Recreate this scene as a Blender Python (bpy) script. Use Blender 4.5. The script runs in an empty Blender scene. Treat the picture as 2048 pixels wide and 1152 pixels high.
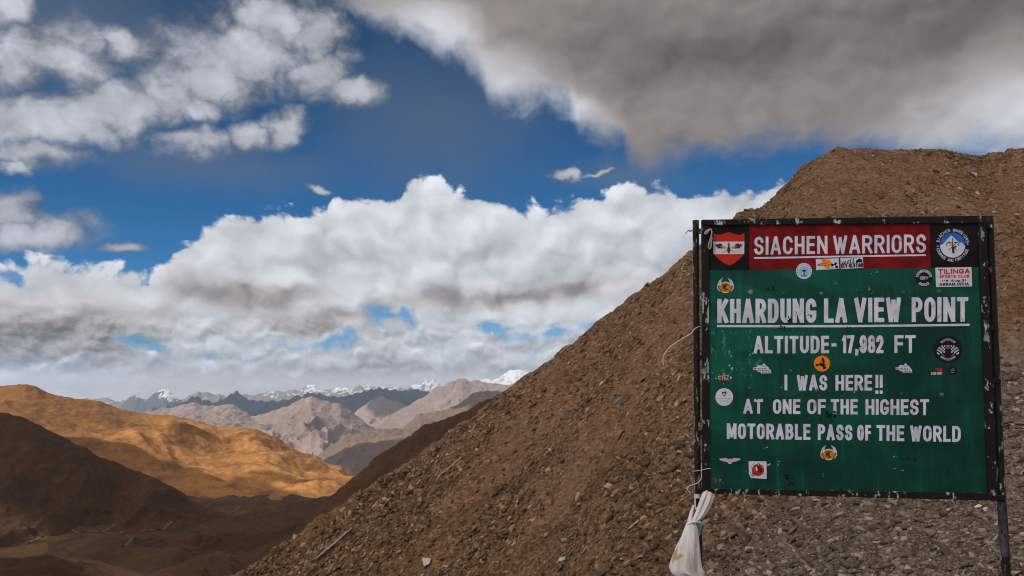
import bpy, math, random
import numpy as np

# ------------------------------------------------------------------ camera
sc = bpy.context.scene
col = sc.collection
W0, H0, F = 2048.0, 1152.0, 1600.0
PITCH = math.radians(6.8)
CZ = 1.65
cam_d = bpy.data.cameras.new('camera')
cam = bpy.data.objects.new('camera', cam_d)
col.objects.link(cam)
cam.location = (0, 0, CZ)
cam.rotation_euler = (math.radians(90) + PITCH, 0, 0)
cam_d.sensor_width = 36.0
cam_d.lens = F / W0 * 36.0
cam_d.clip_start = 0.05
cam_d.clip_end = 60000
sc.camera = cam
sc.view_settings.view_transform = 'Standard'
sc.view_settings.look = 'None'
sc.view_settings.exposure = 0.0
sc.view_settings.gamma = 1.0
sc.cycles.max_bounces = 4
sc.cycles.diffuse_bounces = 2
sc.cycles.glossy_bounces = 2
sc.cycles.transmission_bounces = 2
sc.cycles.transparent_max_bounces = 12
sc.cycles.volume_bounces = 0
sc.cycles.use_denoising = True
sc.cycles.denoising_prefilter = 'ACCURATE'
sc.cycles.pixel_filter_type = 'BLACKMAN_HARRIS'
sc.cycles.filter_width = 1.1

SUN_EL = math.radians(42)
SUN_H = (-0.80, -0.60)                       # horizontal direction towards the sun
S = np.array([SUN_H[0]*math.cos(SUN_EL), SUN_H[1]*math.cos(SUN_EL), math.sin(SUN_EL)])
SKY_STRENGTH = 0.1

cp, sp = math.cos(PITCH), math.sin(PITCH)
def ray(u, v):
    """direction (world) through a point of the 2048 x 1152 frame"""
    X = (u - W0/2)/F
    Z = -(v - H0/2)/F
    return X, cp - sp*Z, sp + cp*Z
def ps(u, v):
    """x/y and height/y of the sight line"""
    x, y, z = ray(u, v)
    return x/y, z/y
def ae(u, v):
    x, y, z = ray(u, v)
    n = math.sqrt(x*x+y*y+z*z)
    return math.degrees(math.atan2(x, y)), math.degrees(math.asin(z/n))

# ------------------------------------------------------------------ node helper
class V:
    """a node socket with arithmetic"""
    def __init__(s, nt, sock): s.nt, s.k = nt, sock
    def _m(s, op, *a, clamp=False):
        n = s.nt.nodes.new('ShaderNodeMath'); n.operation = op; n.use_clamp = clamp
        for i, q in enumerate((s,)+a):
            if isinstance(q, V): s.nt.links.new(q.k, n.inputs[i])
            else: n.inputs[i].default_value = q
        return V(s.nt, n.outputs[0])
    def __add__(s, o): return s._m('ADD', o)
    __radd__ = __add__
    def __sub__(s, o): return s._m('SUBTRACT', o)
    def __rsub__(s, o): return s._m('MULTIPLY_ADD', -1.0, o)
    def __mul__(s, o): return s._m('MULTIPLY', o)
    __rmul__ = __mul__
    def __truediv__(s, o): return s._m('DIVIDE', o)
    def max(s, o): return s._m('MAXIMUM', o)
    def min(s, o): return s._m('MINIMUM', o)
    def pow(s, o): return s._m('POWER', o)
    def clamp(s): return s._m('ADD', 0.0, clamp=True)
    def sstep(s, a, b, lo=0.0, hi=1.0):
        n = s.nt.nodes.new('ShaderNodeMapRange'); n.interpolation_type = 'SMOOTHSTEP'
        s.nt.links.new(s.k, n.inputs['Value'])
        n.inputs['From Min'].default_value = a; n.inputs['From Max'].default_value = b
        n.inputs['To Min'].default_value = lo; n.inputs['To Max'].default_value = hi
        return V(s.nt, n.outputs['Result'])
def L(nt, val, sock):
    if isinstance(val, V): nt.links.new(val.k, sock)
    else:
        try: sock.default_value = val
        except Exception: sock.default_value = (*val, 1)
def combine(nt, x, y, z=0.0):
    n = nt.nodes.new('ShaderNodeCombineXYZ')
    for i, q in enumerate((x, y, z)): L(nt, q, n.inputs[i])
    return V(nt, n.outputs[0])
def noise(nt, vec, scale, detail=4.0, rough=0.5, dim='3D', out=0, dist=0.0, lac=2.0):
    n = nt.nodes.new('ShaderNodeTexNoise'); n.noise_dimensions = dim
    if vec is not None: nt.links.new(vec.k, n.inputs['Vector'])
    n.inputs['Scale'].default_value = scale; n.inputs['Detail'].default_value = detail
    n.inputs['Roughness'].default_value = rough; n.inputs['Distortion'].default_value = dist
    n.inputs['Lacunarity'].default_value = lac
    return V(nt, n.outputs[out])
def voro(nt, vec, scale, feature='F1', dim='3D', out='Distance', detail=0.0, rough=0.5, rnd=1.0):
    n = nt.nodes.new('ShaderNodeTexVoronoi'); n.voronoi_dimensions = dim; n.feature = feature
    if vec is not None: nt.links.new(vec.k, n.inputs['Vector'])
    n.inputs['Scale'].default_value = scale
    if 'Detail' in n.inputs: n.inputs['Detail'].default_value = detail; n.inputs['Roughness'].default_value = rough
    n.inputs['Randomness'].default_value = rnd
    return V(nt, n.outputs[out])
def mix(nt, f, a, b, blend='MIX'):
    n = nt.nodes.new('ShaderNodeMix'); n.data_type = 'RGBA'; n.blend_type = blend
    L(nt, f, n.inputs[0])
    for q, i in ((a, 6), (b, 7)):
        if isinstance(q, V): nt.links.new(q.k, n.inputs[i])
        else: n.inputs[i].default_value = (*q[:3], 1)
    return V(nt, n.outputs[2])
def ramp(nt, f, stops):
    n = nt.nodes.new('ShaderNodeValToRGB'); cr = n.color_ramp
    while len(cr.elements) < len(stops): cr.elements.new(0.5)
    for e, (p, c) in zip(cr.elements, stops):
        e.position = p; e.color = (*c, 1)
    nt.links.new(f.k, n.inputs[0])
    return V(nt, n.outputs[0])

# ------------------------------------------------------------------ world: clear sky and cloud decks
world = bpy.data.worlds.new('World'); sc.world = world
world.use_nodes = True
wt = world.node_tree
for n in list(wt.nodes): wt.nodes.remove(n)
wout = wt.nodes.new('ShaderNodeOutputWorld'); bg = wt.nodes.new('ShaderNodeBackground')
wt.links.new(bg.outputs[0], wout.inputs[0])
sky = wt.nodes.new('ShaderNodeTexSky'); sky.sky_type = 'NISHITA'; sky.sun_disc = False
sky.sun_elevation = SUN_EL; sky.sun_rotation = math.atan2(SUN_H[0], SUN_H[1])
sky.altitude = 3000; sky.air_density = 1.0; sky.dust_density = 0.3; sky.ozone_density = 3.0
tc = wt.nodes.new('ShaderNodeTexCoord'); sx = wt.nodes.new('ShaderNodeSeparateXYZ')
wt.links.new(tc.outputs['Generated'], sx.inputs[0])
dx, dy, dz = (V(wt, sx.outputs[i]) for i in range(3))
DEG = 180/math.pi
az = dx._m('ARCTAN2', dy)*DEG
el = dz.max(-0.999).min(0.999)._m('ARCSINE')*DEG
q0 = combine(wt, az, el*1.25)
wn = wt.nodes.new('ShaderNodeTexNoise'); wn.noise_dimensions = '2D'
wt.links.new(q0.k, wn.inputs['Vector']); wn.inputs['Scale'].default_value = 0.35; wn.inputs['Detail'].default_value = 5
vs = wt.nodes.new('ShaderNodeVectorMath'); vs.operation = 'MULTIPLY_ADD'
wt.links.new(wn.outputs['Color'], vs.inputs[0]); vs.inputs[1].default_value = (2.4, 2.4, 0)
wt.links.new(q0.k, vs.inputs[2])
qw = V(wt, vs.outputs[0])                                  # warped sky angles
def shifted(q, v):
    n = wt.nodes.new('ShaderNodeVectorMath'); n.operation = 'ADD'
    wt.links.new(q.k, n.inputs[0]); n.inputs[1].default_value = v
    return V(wt, n.outputs[0])
def billow(q, sc_=0.33, det=4.0, rough=0.5):                # round heads parted by creases
    a = voro(wt, q, sc_, dim='2D', detail=det, rough=rough)
    return 1.0 - a*1.25
bil = billow(qw)
big1 = billow(qw, 0.17, 2.5, 0.45); big2 = billow(shifted(qw, (-0.45, 0.9, 0)), 0.17, 2.5, 0.45)
relief = big1 - big2
ql = combine(wt, az*1.1, el*1.6, 0.0)
vl = wt.nodes.new('ShaderNodeVectorMath'); vl.operation = 'MULTIPLY_ADD'
wt.links.new(wn.outputs['Color'], vl.inputs[0]); vl.inputs[1].default_value = (2.0, 2.0, 0); wt.links.new(ql.k, vl.inputs[2])
qlw = V(wt, vl.outputs[0])
low1 = billow(qlw, 0.36, 3.0, 0.5); low2 = billow(shifted(qlw, (-0.25, 0.6, 0)), 0.36, 3.0, 0.5)
lowrel = low1 - low2
wisp = noise(wt, q0, 0.30, 9, 0.60, '2D', dist=0.35)*2.0 - 1.0
soft = noise(wt, combine(wt, az*0.8, el*1.25, 3.0), 0.20, 5, 0.5, '3D')*2.0 - 1.0
fine = noise(wt, q0, 1.3, 6, 0.6, '2D')*2.0 - 1.0

def curve(x, pts, lo=-45.0, hi=45.0, vlo=-20.0, vhi=50.0):
    n = wt.nodes.new('ShaderNodeFloatCurve')
    L(wt, ((x - lo)*(1.0/(hi-lo))).clamp(), n.inputs['Value'])
    c = n.mapping.curves[0]; n.mapping.use_clip = False
    P = [((a-lo)/(hi-lo), (v-vlo)/(vhi-vlo)) for a, v in pts]
    c.points[0].location = P[0]; c.points[1].location = P[-1]
    for p in P[1:-1]: c.points.new(*p)
    for p in c.points: p.handle_type = 'VECTOR'
    n.mapping.update()
    return V(wt, n.outputs[0])*(vhi-vlo) + vlo
def ell(u, v, ru, rv, rot=0.0):
    """1 at the middle of an ellipse on the sky, 0 on its rim, negative outside"""
    a0, e0 = ae(u, v); k = math.degrees(1/F)
    n = wt.nodes.new('ShaderNodeMapping'); n.vector_type = 'TEXTURE'
    n.inputs['Location'].default_value = (a0, e0, 0)
    n.inputs['Rotation'].default_value = (0, 0, math.radians(rot))
    n.inputs['Scale'].default_value = (ru*k, rv*k, 1)
    wt.links.new(qe.k, n.inputs['Vector'])
    l = wt.nodes.new('ShaderNodeVectorMath'); l.operation = 'LENGTH'
    wt.links.new(n.outputs[0], l.inputs[0])
    return 1.0 - V(wt, l.outputs['Value'])
ve = wt.nodes.new('ShaderNodeVectorMath'); ve.operation = 'MULTIPLY_ADD'
wt.links.new(wn.outputs['Color'], ve.inputs[0]); ve.inputs[1].default_value = (2.6, 1.8, 0)
wt.links.new(combine(wt, az - 1.3, el - 0.9).k, ve.inputs[2])
qe = V(wt, ve.outputs[0])
def union(items):
    r = None
    for it in items:
        e = ell(*it); r = e if r is None else r.max(e)
    return r

# cumulus bank
top = [(-45, ae(0, 505)[1])] + [ae(u, v) for u, v in [(0,505),(60,498),(150,498),(205,515),(270,522),(297,548),(315,520),(345,488),(375,465),(430,432),(470,416),(500,402),(560,408),(602,424),(650,396),(700,385),(745,380),(800,380),(815,350),(835,338),(857,352),(885,343),(908,372),(960,378),(1000,392),(1060,402),(1095,405),(1125,388),(1160,372),(1205,380),(1230,358),(1280,352),(1330,345),(1362,364),(1400,360),(1440,352),(1500,350),(1580,342),(1750,340),(2040,335)]] + [(45, ae(2040, 330)[1])]
dD = curve(az, top) - el + (bil - 0.42)*1.15 + fine*0.16
aD = dD.sstep(-0.12, 0.42)
gap = union([(650,684,95,24,3),(775,634,60,26,0),(1110,665,130,22,5),(300,690,46,22,0),(412,714,26,14,0),(975,655,80,16,0),(10,548,24,14,0)])
gn = gap*0.55 + wisp*0.75 + (low1 - 0.45)*0.55 + fine*0.22 + 0.10
aD = aD*(1.0 - gn.sstep(-0.22, 0.38)*gap.sstep(-0.35, 0.25)*0.85)
dark = union([(500,588,200,36,-3),(640,645,180,26,4),(70,690,230,66,3),(140,640,200,56,0),(1080,588,240,28,6),(200,735,110,26,0),(860,600,120,20,6)])
deep = union([(60,690,230,52,3),(230,668,100,36,0),(520,590,150,26,-3),(700,620,120,20,6),(1090,585,190,18,7)])
shD = (dark*1.0 + soft*0.34 + wisp*0.12 - 0.10).sstep(-0.40, 0.85)
lowk = el.sstep(5.6, 3.4)
bD = 0.765 + (relief*0.26 + (bil - 0.42)*0.15)*(1.0 - lowk) + lowrel*0.34*lowk + soft*0.03 + wisp*0.035
topl = dD.sstep(0.0, 3.6)
bD = bD - topl*0.07 - lowk*0.12
bD = bD - shD*0.19 - (deep*1.0 + wisp*0.15 + soft*0.25).sstep(-0.2, 0.8)*0.18
bD = bD.max(0.10)
# thin pale band that hangs over the ranges
hz = (el + lowrel*0.5).sstep(1.0, 0.1)
# low cumulus in front of the far end of the bank
topE = [(-45, ae(0, 735)[1])] + [ae(u, v) for u, v in [(0,738),(60,722),(110,716),(150,700),(190,706),(230,718),(262,706),(295,698),(330,706),(352,700),(372,690),(412,714),(440,700),(470,698),(505,708),(545,694),(575,692),(602,702),(640,686),(668,690),(692,704),(718,676),(760,656),(790,662),(815,676),(850,694),(900,702),(950,682),(985,664),(1004,682),(1040,702),(1062,692),(1095,684),(1130,672),(1160,674),(1190,660),(1240,640),(1400,560)]] + [(45, ae(2040, 560)[1])]
dE = curve(az, topE) - el + (low1 - 0.42)*0.75 + fine*0.12
aE = dE.sstep(-0.08, 0.40)
lobe = (low1 - 0.40).max(-0.4)
bE = 0.72 - dE.sstep(0.05, 1.5)*0.25 + lowrel*0.34 + lobe*0.22 + wisp*0.05 - deep.sstep(-0.5, 0.4)*0.16
# great grey cloud overhead
bot = [(-45, 45), (ae(480, -140)[0], 40)] + [ae(u, v) for u, v in [(560,-60),(640,-2),(700,22),(760,62),(830,92),(930,132),(960,165),(978,212),(1040,222),(1090,205),(1140,228),(1158,275),(1200,292),(1245,296),(1262,338),(1290,342),(1350,322),(1400,312),(1500,308),(1600,300),(1750,306),(2040,330)]] + [(45, ae(2040, 330)[1])]
dA = el - curve(az, bot) + wisp*1.25 + fine*0.22 + (bil - 0.4)*0.6
aA = dA.sstep(-1.0, 2.0)
lit = union([(1000,165,90,80,0),(1120,225,90,50,0),(2040,200,140,140,0),(870,60,140,80,0)])
core = (dA*0.21 - lit*0.80 + soft*0.55).sstep(-0.45, 1.35)
bA = 0.53 - core*0.300 + lit.max(0.0)*0.14 - union([(1850,10,380,110,0),(1480,95,420,85,0)]).sstep(-0.3, 0.9)*0.085 + soft*0.075*(1.1 - core*0.5) + wisp*0.03 + relief*0.16*(1.0 - core*0.55)
# broken clouds on the other side
bits = [(480,110,190,85,6),(560,50,130,80,0),(420,165,140,60,0),(650,140,100,50,20),(640,70,80,70,0),(115,105,125,62,0),(30,140,65,66,0),(90,245,210,62,6),(260,215,190,54,14),(330,195,100,50,20),(70,305,110,32,0),
        (405,282,86,32,8),(498,277,48,32,0),(572,260,54,36,24),(25,420,70,42,10),(70,470,115,44,12),(250,492,44,13,6),(640,385,26,8,0),(1125,350,34,10,-18),(10,15,50,44,0),(20,330,44,18,0),(1185,345,50,6,8),(700,180,70,34,0),(400,215,60,30,0),(250,90,60,40,0)]
dB = union(bits)
dBn = dB*1.35 + wisp*0.62 + fine*0.20 + (bil-0.4)*0.14
aB = dBn.sstep(-0.22, 0.80)
bB = 0.30 + dBn.sstep(0.0, 1.1)*0.26 + (bil - 0.42)*0.16 + relief*0.05
veil = (union([(860,240,280,170,0),(150,70,330,160,0),(420,330,300,60,0),(1250,350,160,40,0)]) + wisp*0.2 + soft*0.3).sstep(-0.3, 1.0)*0.36

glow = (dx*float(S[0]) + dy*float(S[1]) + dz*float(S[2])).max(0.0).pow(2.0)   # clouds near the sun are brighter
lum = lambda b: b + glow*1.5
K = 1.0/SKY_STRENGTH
def tint(b, c):
    n = wt.nodes.new('ShaderNodeMix'); n.data_type = 'RGBA'; n.blend_type = 'MULTIPLY'; n.inputs[0].default_value = 1
    cc = wt.nodes.new('ShaderNodeCombineColor')
    for i in range(3): L(wt, b*K, cc.inputs[i])
    wt.links.new(cc.outputs[0], n.inputs[6])
    if isinstance(c, V): wt.links.new(c.k, n.inputs[7])
    else: n.inputs[7].default_value = (*c, 1)
    return V(wt, n.outputs[2])
hi = el.sstep(4.0, 27.0)
blue = mix(wt, 1.0, V(wt, sky.outputs[0]), mix(wt, hi, (0.13, 0.54, 0.80), (0.12, 0.40, 0.53)), 'MULTIPLY')
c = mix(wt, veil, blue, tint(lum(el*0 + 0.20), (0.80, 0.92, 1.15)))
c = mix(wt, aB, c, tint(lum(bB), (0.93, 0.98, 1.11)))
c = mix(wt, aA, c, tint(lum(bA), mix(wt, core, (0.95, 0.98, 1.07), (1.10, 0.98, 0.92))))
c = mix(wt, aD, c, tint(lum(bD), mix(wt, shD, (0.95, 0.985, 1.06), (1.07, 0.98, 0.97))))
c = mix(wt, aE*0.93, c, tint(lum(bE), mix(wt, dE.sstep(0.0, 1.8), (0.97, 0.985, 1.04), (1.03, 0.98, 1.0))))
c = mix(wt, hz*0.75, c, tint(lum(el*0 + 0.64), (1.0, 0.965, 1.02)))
wt.links.new(c.k, bg.inputs['Color'])
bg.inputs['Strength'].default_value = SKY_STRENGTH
world.cycles.sampling_method = 'MANUAL'; world.cycles.sample_map_resolution = 512

sun_d = bpy.data.lights.new('sun', 'SUN'); sun_d.energy = 4.6; sun_d.angle = math.radians(0.5); sun_d.color = (1.0, 0.93, 0.82)
sun = bpy.data.objects.new('sun', sun_d); col.objects.link(sun)
from mathutils import Vector, Matrix
sun.rotation_euler = Vector((-S[0], -S[1], -S[2])).to_track_quat('-Z', 'Y').to_euler()
sun.location = (-50, -40, 80)

# ------------------------------------------------------------------ small helpers
rng = np.random.default_rng(7)
random.seed(7)
def tag(o, label=None, cat=None, group=None, kind=None):
    if label: o['label'] = label
    if cat: o['category'] = cat
    if group: o['group'] = group
    if kind: o['kind'] = kind
    return o
def link(name, me, mats, parent=None, smooth=False):
    o = bpy.data.objects.new(name, me); col.objects.link(o)
    for m in (mats if isinstance(mats, (list, tuple)) else [mats]): me.materials.append(m)
    if smooth: me.polygons.foreach_set('use_smooth', np.ones(len(me.polygons), dtype=bool))
    if parent is not None: o.parent = parent
    return o
def mesh_np(name, verts, faces):
    """verts (n,3), faces (m,k) all of one size"""
    me = bpy.data.meshes.new(name)
    faces = np.asarray(faces, dtype=np.int32); k = faces.shape[1]
    me.vertices.add(len(verts)); me.vertices.foreach_set('co', np.asarray(verts, dtype=np.float32).ravel())
    me.loops.add(faces.size); me.loops.foreach_set('vertex_index', faces.ravel())
    me.polygons.add(len(faces))
    me.polygons.foreach_set('loop_start', np.arange(0, faces.size, k, dtype=np.int32))
    me.update(calc_edges=True); me.validate()
    return me
def grid_faces(r, c):
    i = np.arange(r-1)[:, None]*c + np.arange(c-1)[None, :]
    return np.stack([i, i+1, i+c+1, i+c], -1).reshape(-1, 4)

def _h(xi, yi, seed):
    n = (xi*374761393 + yi*668265263 + seed*974634777) & 0xffffffff
    n = ((n ^ (n >> 13))*1274126177) & 0xffffffff
    return ((n ^ (n >> 16)) & 0xffffff)/float(0x1000000)
def perlin(x, y, seed=0):
    xi = np.floor(x).astype(np.int64); yi = np.floor(y).astype(np.int64)
    fx, fy = x-xi, y-yi
    u = fx*fx*fx*(fx*(fx*6-15)+10); v = fy*fy*fy*(fy*(fy*6-15)+10)
    def g(a, b):
        t = _h(xi+a, yi+b, seed)*2*np.pi
        return np.cos(t)*(fx-a) + np.sin(t)*(fy-b)
    a = g(0, 0)*(1-u) + g(1, 0)*u; b = g(0, 1)*(1-u) + g(1, 1)*u
    return (a*(1-v) + b*v)*1.5
def fbm(x, y, o=5, seed=0, r=0.5):
    s, a = 0, 1.0
    for i in range(o):
        s = s + a*perlin(x*2**i, y*2**i, seed+i*17); a *= r
    return s
def ridged(x, y, o=5, seed=0, r=0.5):
    s, a, w = 0, 1.0, 1.0
    for i in range(o):
        n = 1-np.abs(perlin(x*2**i, y*2**i, seed+i*17)); n = n*n*w
        s = s + a*n; w = np.clip(n*1.6, 0, 1); a *= r
    return s
def stones(x, y, size, seed=0, thr=0.0):
    """blocky, tilted cells: height field of lying stones"""
    X, Y = x/size, y/size
    xi = np.floor(X).astype(np.int64); yi = np.floor(Y).astype(np.int64)
    best = np.full(x.shape, 9.0); out = np.zeros(x.shape)
    for a in (-1, 0, 1):
        for b in (-1, 0, 1):
            cx, cy = xi+a, yi+b
            px = cx+_h(cx, cy, seed); py = cy+_h(cx, cy, seed+1)
            ddx, ddy = X-px, Y-py
            d = np.abs(ddx)+np.abs(ddy)*0.9
            hgt = _h(cx, cy, seed+2)*0.8 + ddx*(_h(cx, cy, seed+3)-0.5)*1.3 + ddy*(_h(cx, cy, seed+4)-0.5)*1.3
            m = d < best
            out = np.where(m, hgt, out); best = np.where(m, d, best)
    return out*size
def smooth01(t): t = np.clip(t, 0, 1); return t*t*(3-2*t)

# ------------------------------------------------------------------ materials
def mat(name, build, rough=0.9, spec=0.2, bump=None):
    m = bpy.data.materials.new(name); m.use_nodes = True
    nt = m.node_tree; b = nt.nodes['Principled BSDF']
    b.inputs['Roughness'].default_value = rough
    b.inputs['Specular IOR Level'].default_value = spec
    g = nt.nodes.new('ShaderNodeNewGeometry')
    tcn = nt.nodes.new('ShaderNodeTexCoord')
    r = build(nt, V(nt, g.outputs['Position']), V(nt, tcn.outputs['Object']), g)
    if isinstance(r, V): nt.links.new(r.k, b.inputs['Base Color'])
    elif isinstance(r, tuple) and len(r) == 2 and isinstance(r[0], V):
        nt.links.new(r[0].k, b.inputs['Base Color'])
        bp = nt.nodes.new('ShaderNodeBump'); bp.inputs['Strength'].default_value = bump[0]; bp.inputs['Distance'].default_value = bump[1]
        nt.links.new(r[1].k, bp.inputs['Height']); nt.links.new(bp.outputs[0], b.inputs['Normal'])
    else: b.inputs['Base Color'].default_value = (*r, 1)
    return m
def srgb(r, g, b):
    f = lambda c: c/255/12.92 if c <= 10 else ((c/255+0.055)/1.055)**2.4
    return (f(r), f(g), f(b))
def sepz(nt, v, i=2):
    n = nt.nodes.new('ShaderNodeSeparateXYZ'); nt.links.new(v.k, n.inputs[0]); return V(nt, n.outputs[i])
def scaled(nt, v, s):
    n = nt.nodes.new('ShaderNodeVectorMath'); n.operation = 'MULTIPLY'
    nt.links.new(v.k, n.inputs[0]); n.inputs[1].default_value = s
    return V(nt, n.outputs[0])

def runnel(nt, P):
    """streaks that run down the slope"""
    n = nt.nodes.new('ShaderNodeMapping'); n.inputs['Rotation'].default_value = (0, 0, math.radians(-32)); n.inputs['Scale'].default_value = (0.05, 0.55, 0.15)
    nt.links.new(P.k, n.inputs['Vector'])
    return noise(nt, V(nt, n.outputs[0]), 1.0, 6, 0.6)
def b_scree(nt, P, O, g):
    big = noise(nt, P, 0.07, 5, 0.6)
    mid = noise(nt, P, 0.6, 5, 0.65)
    cell = voro(nt, scaled(nt, P, (1, 1, 1.6)), 5.0, out='Color')
    cs = nt.nodes.new('ShaderNodeSeparateColor'); nt.links.new(cell.k, cs.inputs[0])
    base = ramp(nt, mid*0.55 + V(nt, cs.outputs[0])*0.55 - 0.02, [(0.15, (0.0544, 0.0283, 0.0146)), (0.42, (0.1156, 0.0632, 0.0324)), (0.68, (0.1756, 0.0992, 0.0522)), (0.95, (0.2946, 0.1799, 0.1044))])
    rust = mix(nt, (big*1.6 + mid*0.5 - 0.95).clamp(), base, (0.145, 0.076, 0.032))
    # greyer gravel by the road
    y = sepz(nt, P, 1); x = sepz(nt, P, 0)
    grey = (x*0.75 - y + 17.0 + big*12.0 - 6.0 + mid*6 - 3).sstep(-3.0, 6.0)
    gb = ramp(nt, mid*0.5 + V(nt, cs.outputs[1])*0.5, [(0.2, (0.055, 0.042, 0.034)), (0.55, (0.13, 0.105, 0.085)), (0.9, (0.26, 0.215, 0.18))])
    ru = runnel(nt, P)
    k = mix(nt, ru.sstep(0.52, 0.70)*0.6, rust, (0.18, 0.122, 0.082))
    k = mix(nt, ru.sstep(0.46, 0.34)*0.5, k, (0.055, 0.032, 0.018))
    return mix(nt, grey*0.75, k, gb)
M_scree = mat('scree_ground', b_scree, 0.95, 0.15)
def b_flake(nt, P, O, g):
    r = V(nt, g.outputs['Random Per Island'])
    mid = noise(nt, P, 9.0, 3, 0.6); big = noise(nt, P, 0.07, 4, 0.6)
    base = ramp(nt, r, [(0.0, (0.0499, 0.0262, 0.0136)), (0.3, (0.1133, 0.0621, 0.0324)), (0.6, (0.1813, 0.1025, 0.0543)), (0.85, (0.2776, 0.1690, 0.0981)), (1.0, (0.5665, 0.4033, 0.2714))])
    base = mix(nt, (big*1.6 - 0.72).clamp(), base, (0.165, 0.090, 0.040))
    y = sepz(nt, P, 1); x = sepz(nt, P, 0)
    grey = (x*0.75 - y + 17.0 + big*12.0 - 6.0).sstep(-3.0, 6.0)
    gb = ramp(nt, r, [(0.0, (0.06, 0.047, 0.039)), (0.5, (0.15, 0.122, 0.10)), (0.85, (0.27, 0.225, 0.19)), (1.0, (0.46, 0.40, 0.34))])
    ru = runnel(nt, P)
    base = mix(nt, ru.sstep(0.46, 0.34)*0.45, base, (0.06, 0.036, 0.02))
    base = mix(nt, ru.sstep(0.52, 0.70)*0.35, base, (0.20, 0.138, 0.094))
    base = mix(nt, grey*0.75, base, gb)
    return mix(nt, mid*0.5, base, (0.09, 0.055, 0.032))
M_flake = mat('scree_stone', b_flake, 0.9, 0.2)
def rock_mat(name, c, c2):
    def b(nt, P, O, g):
        n = noise(nt, O, 6.0, 6, 0.65); v = voro(nt, O, 14.0)
        return mix(nt, n.sstep(0.35, 0.7), c, c2), n + v*0.3
    return mat(name, b, 0.9, 0.2, bump=(0.6, 0.03))
M_rock = {'brown': rock_mat('brown_stone', (0.16, 0.095, 0.052), (0.26, 0.165, 0.10)),
          'dark': rock_mat('dark_stone', (0.07, 0.05, 0.038), (0.13, 0.10, 0.078)),
          'tan': rock_mat('tan_stone', (0.30, 0.20, 0.13), (0.42, 0.31, 0.22)),
          'red': rock_mat('reddish_stone', (0.28, 0.13, 0.075), (0.36, 0.19, 0.12)),
          'grey': rock_mat('grey_stone', (0.15, 0.125, 0.105), (0.25, 0.215, 0.185)),
          'white': rock_mat('white_stone', (0.62, 0.57, 0.50), (0.78, 0.74, 0.68))}
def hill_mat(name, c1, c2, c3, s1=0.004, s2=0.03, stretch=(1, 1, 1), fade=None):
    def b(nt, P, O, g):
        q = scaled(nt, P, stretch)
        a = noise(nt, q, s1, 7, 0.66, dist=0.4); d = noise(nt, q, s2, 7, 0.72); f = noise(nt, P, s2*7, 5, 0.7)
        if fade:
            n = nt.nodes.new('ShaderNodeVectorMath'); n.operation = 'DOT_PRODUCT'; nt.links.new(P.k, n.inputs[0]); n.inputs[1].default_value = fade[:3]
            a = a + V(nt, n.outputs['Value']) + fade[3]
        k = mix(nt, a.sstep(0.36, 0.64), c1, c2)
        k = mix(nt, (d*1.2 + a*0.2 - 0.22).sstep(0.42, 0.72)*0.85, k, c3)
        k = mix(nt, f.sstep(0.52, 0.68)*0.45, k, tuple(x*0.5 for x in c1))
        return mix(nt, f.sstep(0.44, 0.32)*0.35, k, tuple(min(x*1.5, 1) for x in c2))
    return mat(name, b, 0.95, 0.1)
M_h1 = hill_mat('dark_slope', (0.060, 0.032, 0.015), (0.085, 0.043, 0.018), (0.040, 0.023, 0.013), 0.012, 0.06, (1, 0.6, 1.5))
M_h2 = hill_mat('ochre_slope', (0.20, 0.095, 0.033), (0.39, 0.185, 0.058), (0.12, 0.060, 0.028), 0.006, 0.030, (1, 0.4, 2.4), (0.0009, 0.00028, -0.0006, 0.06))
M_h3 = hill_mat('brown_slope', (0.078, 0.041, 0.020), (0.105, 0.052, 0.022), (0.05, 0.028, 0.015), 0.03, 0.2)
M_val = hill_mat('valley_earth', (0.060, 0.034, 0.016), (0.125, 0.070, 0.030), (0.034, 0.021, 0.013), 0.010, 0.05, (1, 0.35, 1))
def rock_mount(name, c1, c2, c3, s1, s2):
    def b(nt, P, O, g):
        a = noise(nt, P, s1, 7, 0.65); ch = noise(nt, scaled(nt, P, (1, 0.5, 0.22)), s2, 6, 0.72, dist=0.6); f = noise(nt, P, s2*3, 5, 0.7)
        k = mix(nt, (a*0.8 + f*0.3 - 0.05).sstep(0.36, 0.66), c1, c2)
        k = mix(nt, ch.sstep(0.54, 0.72)*0.75, k, c3)
        return mix(nt, ch.sstep(0.44, 0.30)*0.5, k, tuple(q*0.55 for q in c1))
    return mat(name, b, 0.95, 0.1)
M_f1 = rock_mount('tan_mountain', (0.125, 0.085, 0.062), (0.19, 0.135, 0.10), (0.30, 0.22, 0.165), 0.0025, 0.03)
M_f2 = rock_mount('pale_mountain', (0.195, 0.142, 0.122), (0.255, 0.19, 0.165), (0.40, 0.315, 0.275), 0.0018, 0.028)
M_f3 = rock_mount('cloud_shaded_mountain', (0.045, 0.05, 0.058), (0.06, 0.064, 0.072), (0.085, 0.085, 0.09), 0.0015, 0.008)  # rock darkened in colour to carry part of the cloud shade on this range
def snowy(name, rock1, rock2, level, spread, east=0.0):
    def b(nt, P, O, g):
        n = noise(nt, P, 0.004, 7, 0.7); n2 = noise(nt, scaled(nt, P, (1, 1, 0.35)), 0.02, 5, 0.7)
        z = sepz(nt, P, 2)
        nx = sepz(nt, V(nt, g.outputs['Normal']), 0)
        k = mix(nt, n, rock1, rock2)
        n3 = noise(nt, scaled(nt, P, (1, 1, 0.25)), 0.012, 6, 0.75)
        s = (z - level)*(1.0/spread) + (n - 0.5)*3.0 + (n3 - 0.5)*7.0 + nx*east
        return mix(nt, s.sstep(-0.25, 0.5), k, (0.60, 0.63, 0.68))
    return mat(name, b, 0.8, 0.2)
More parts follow.
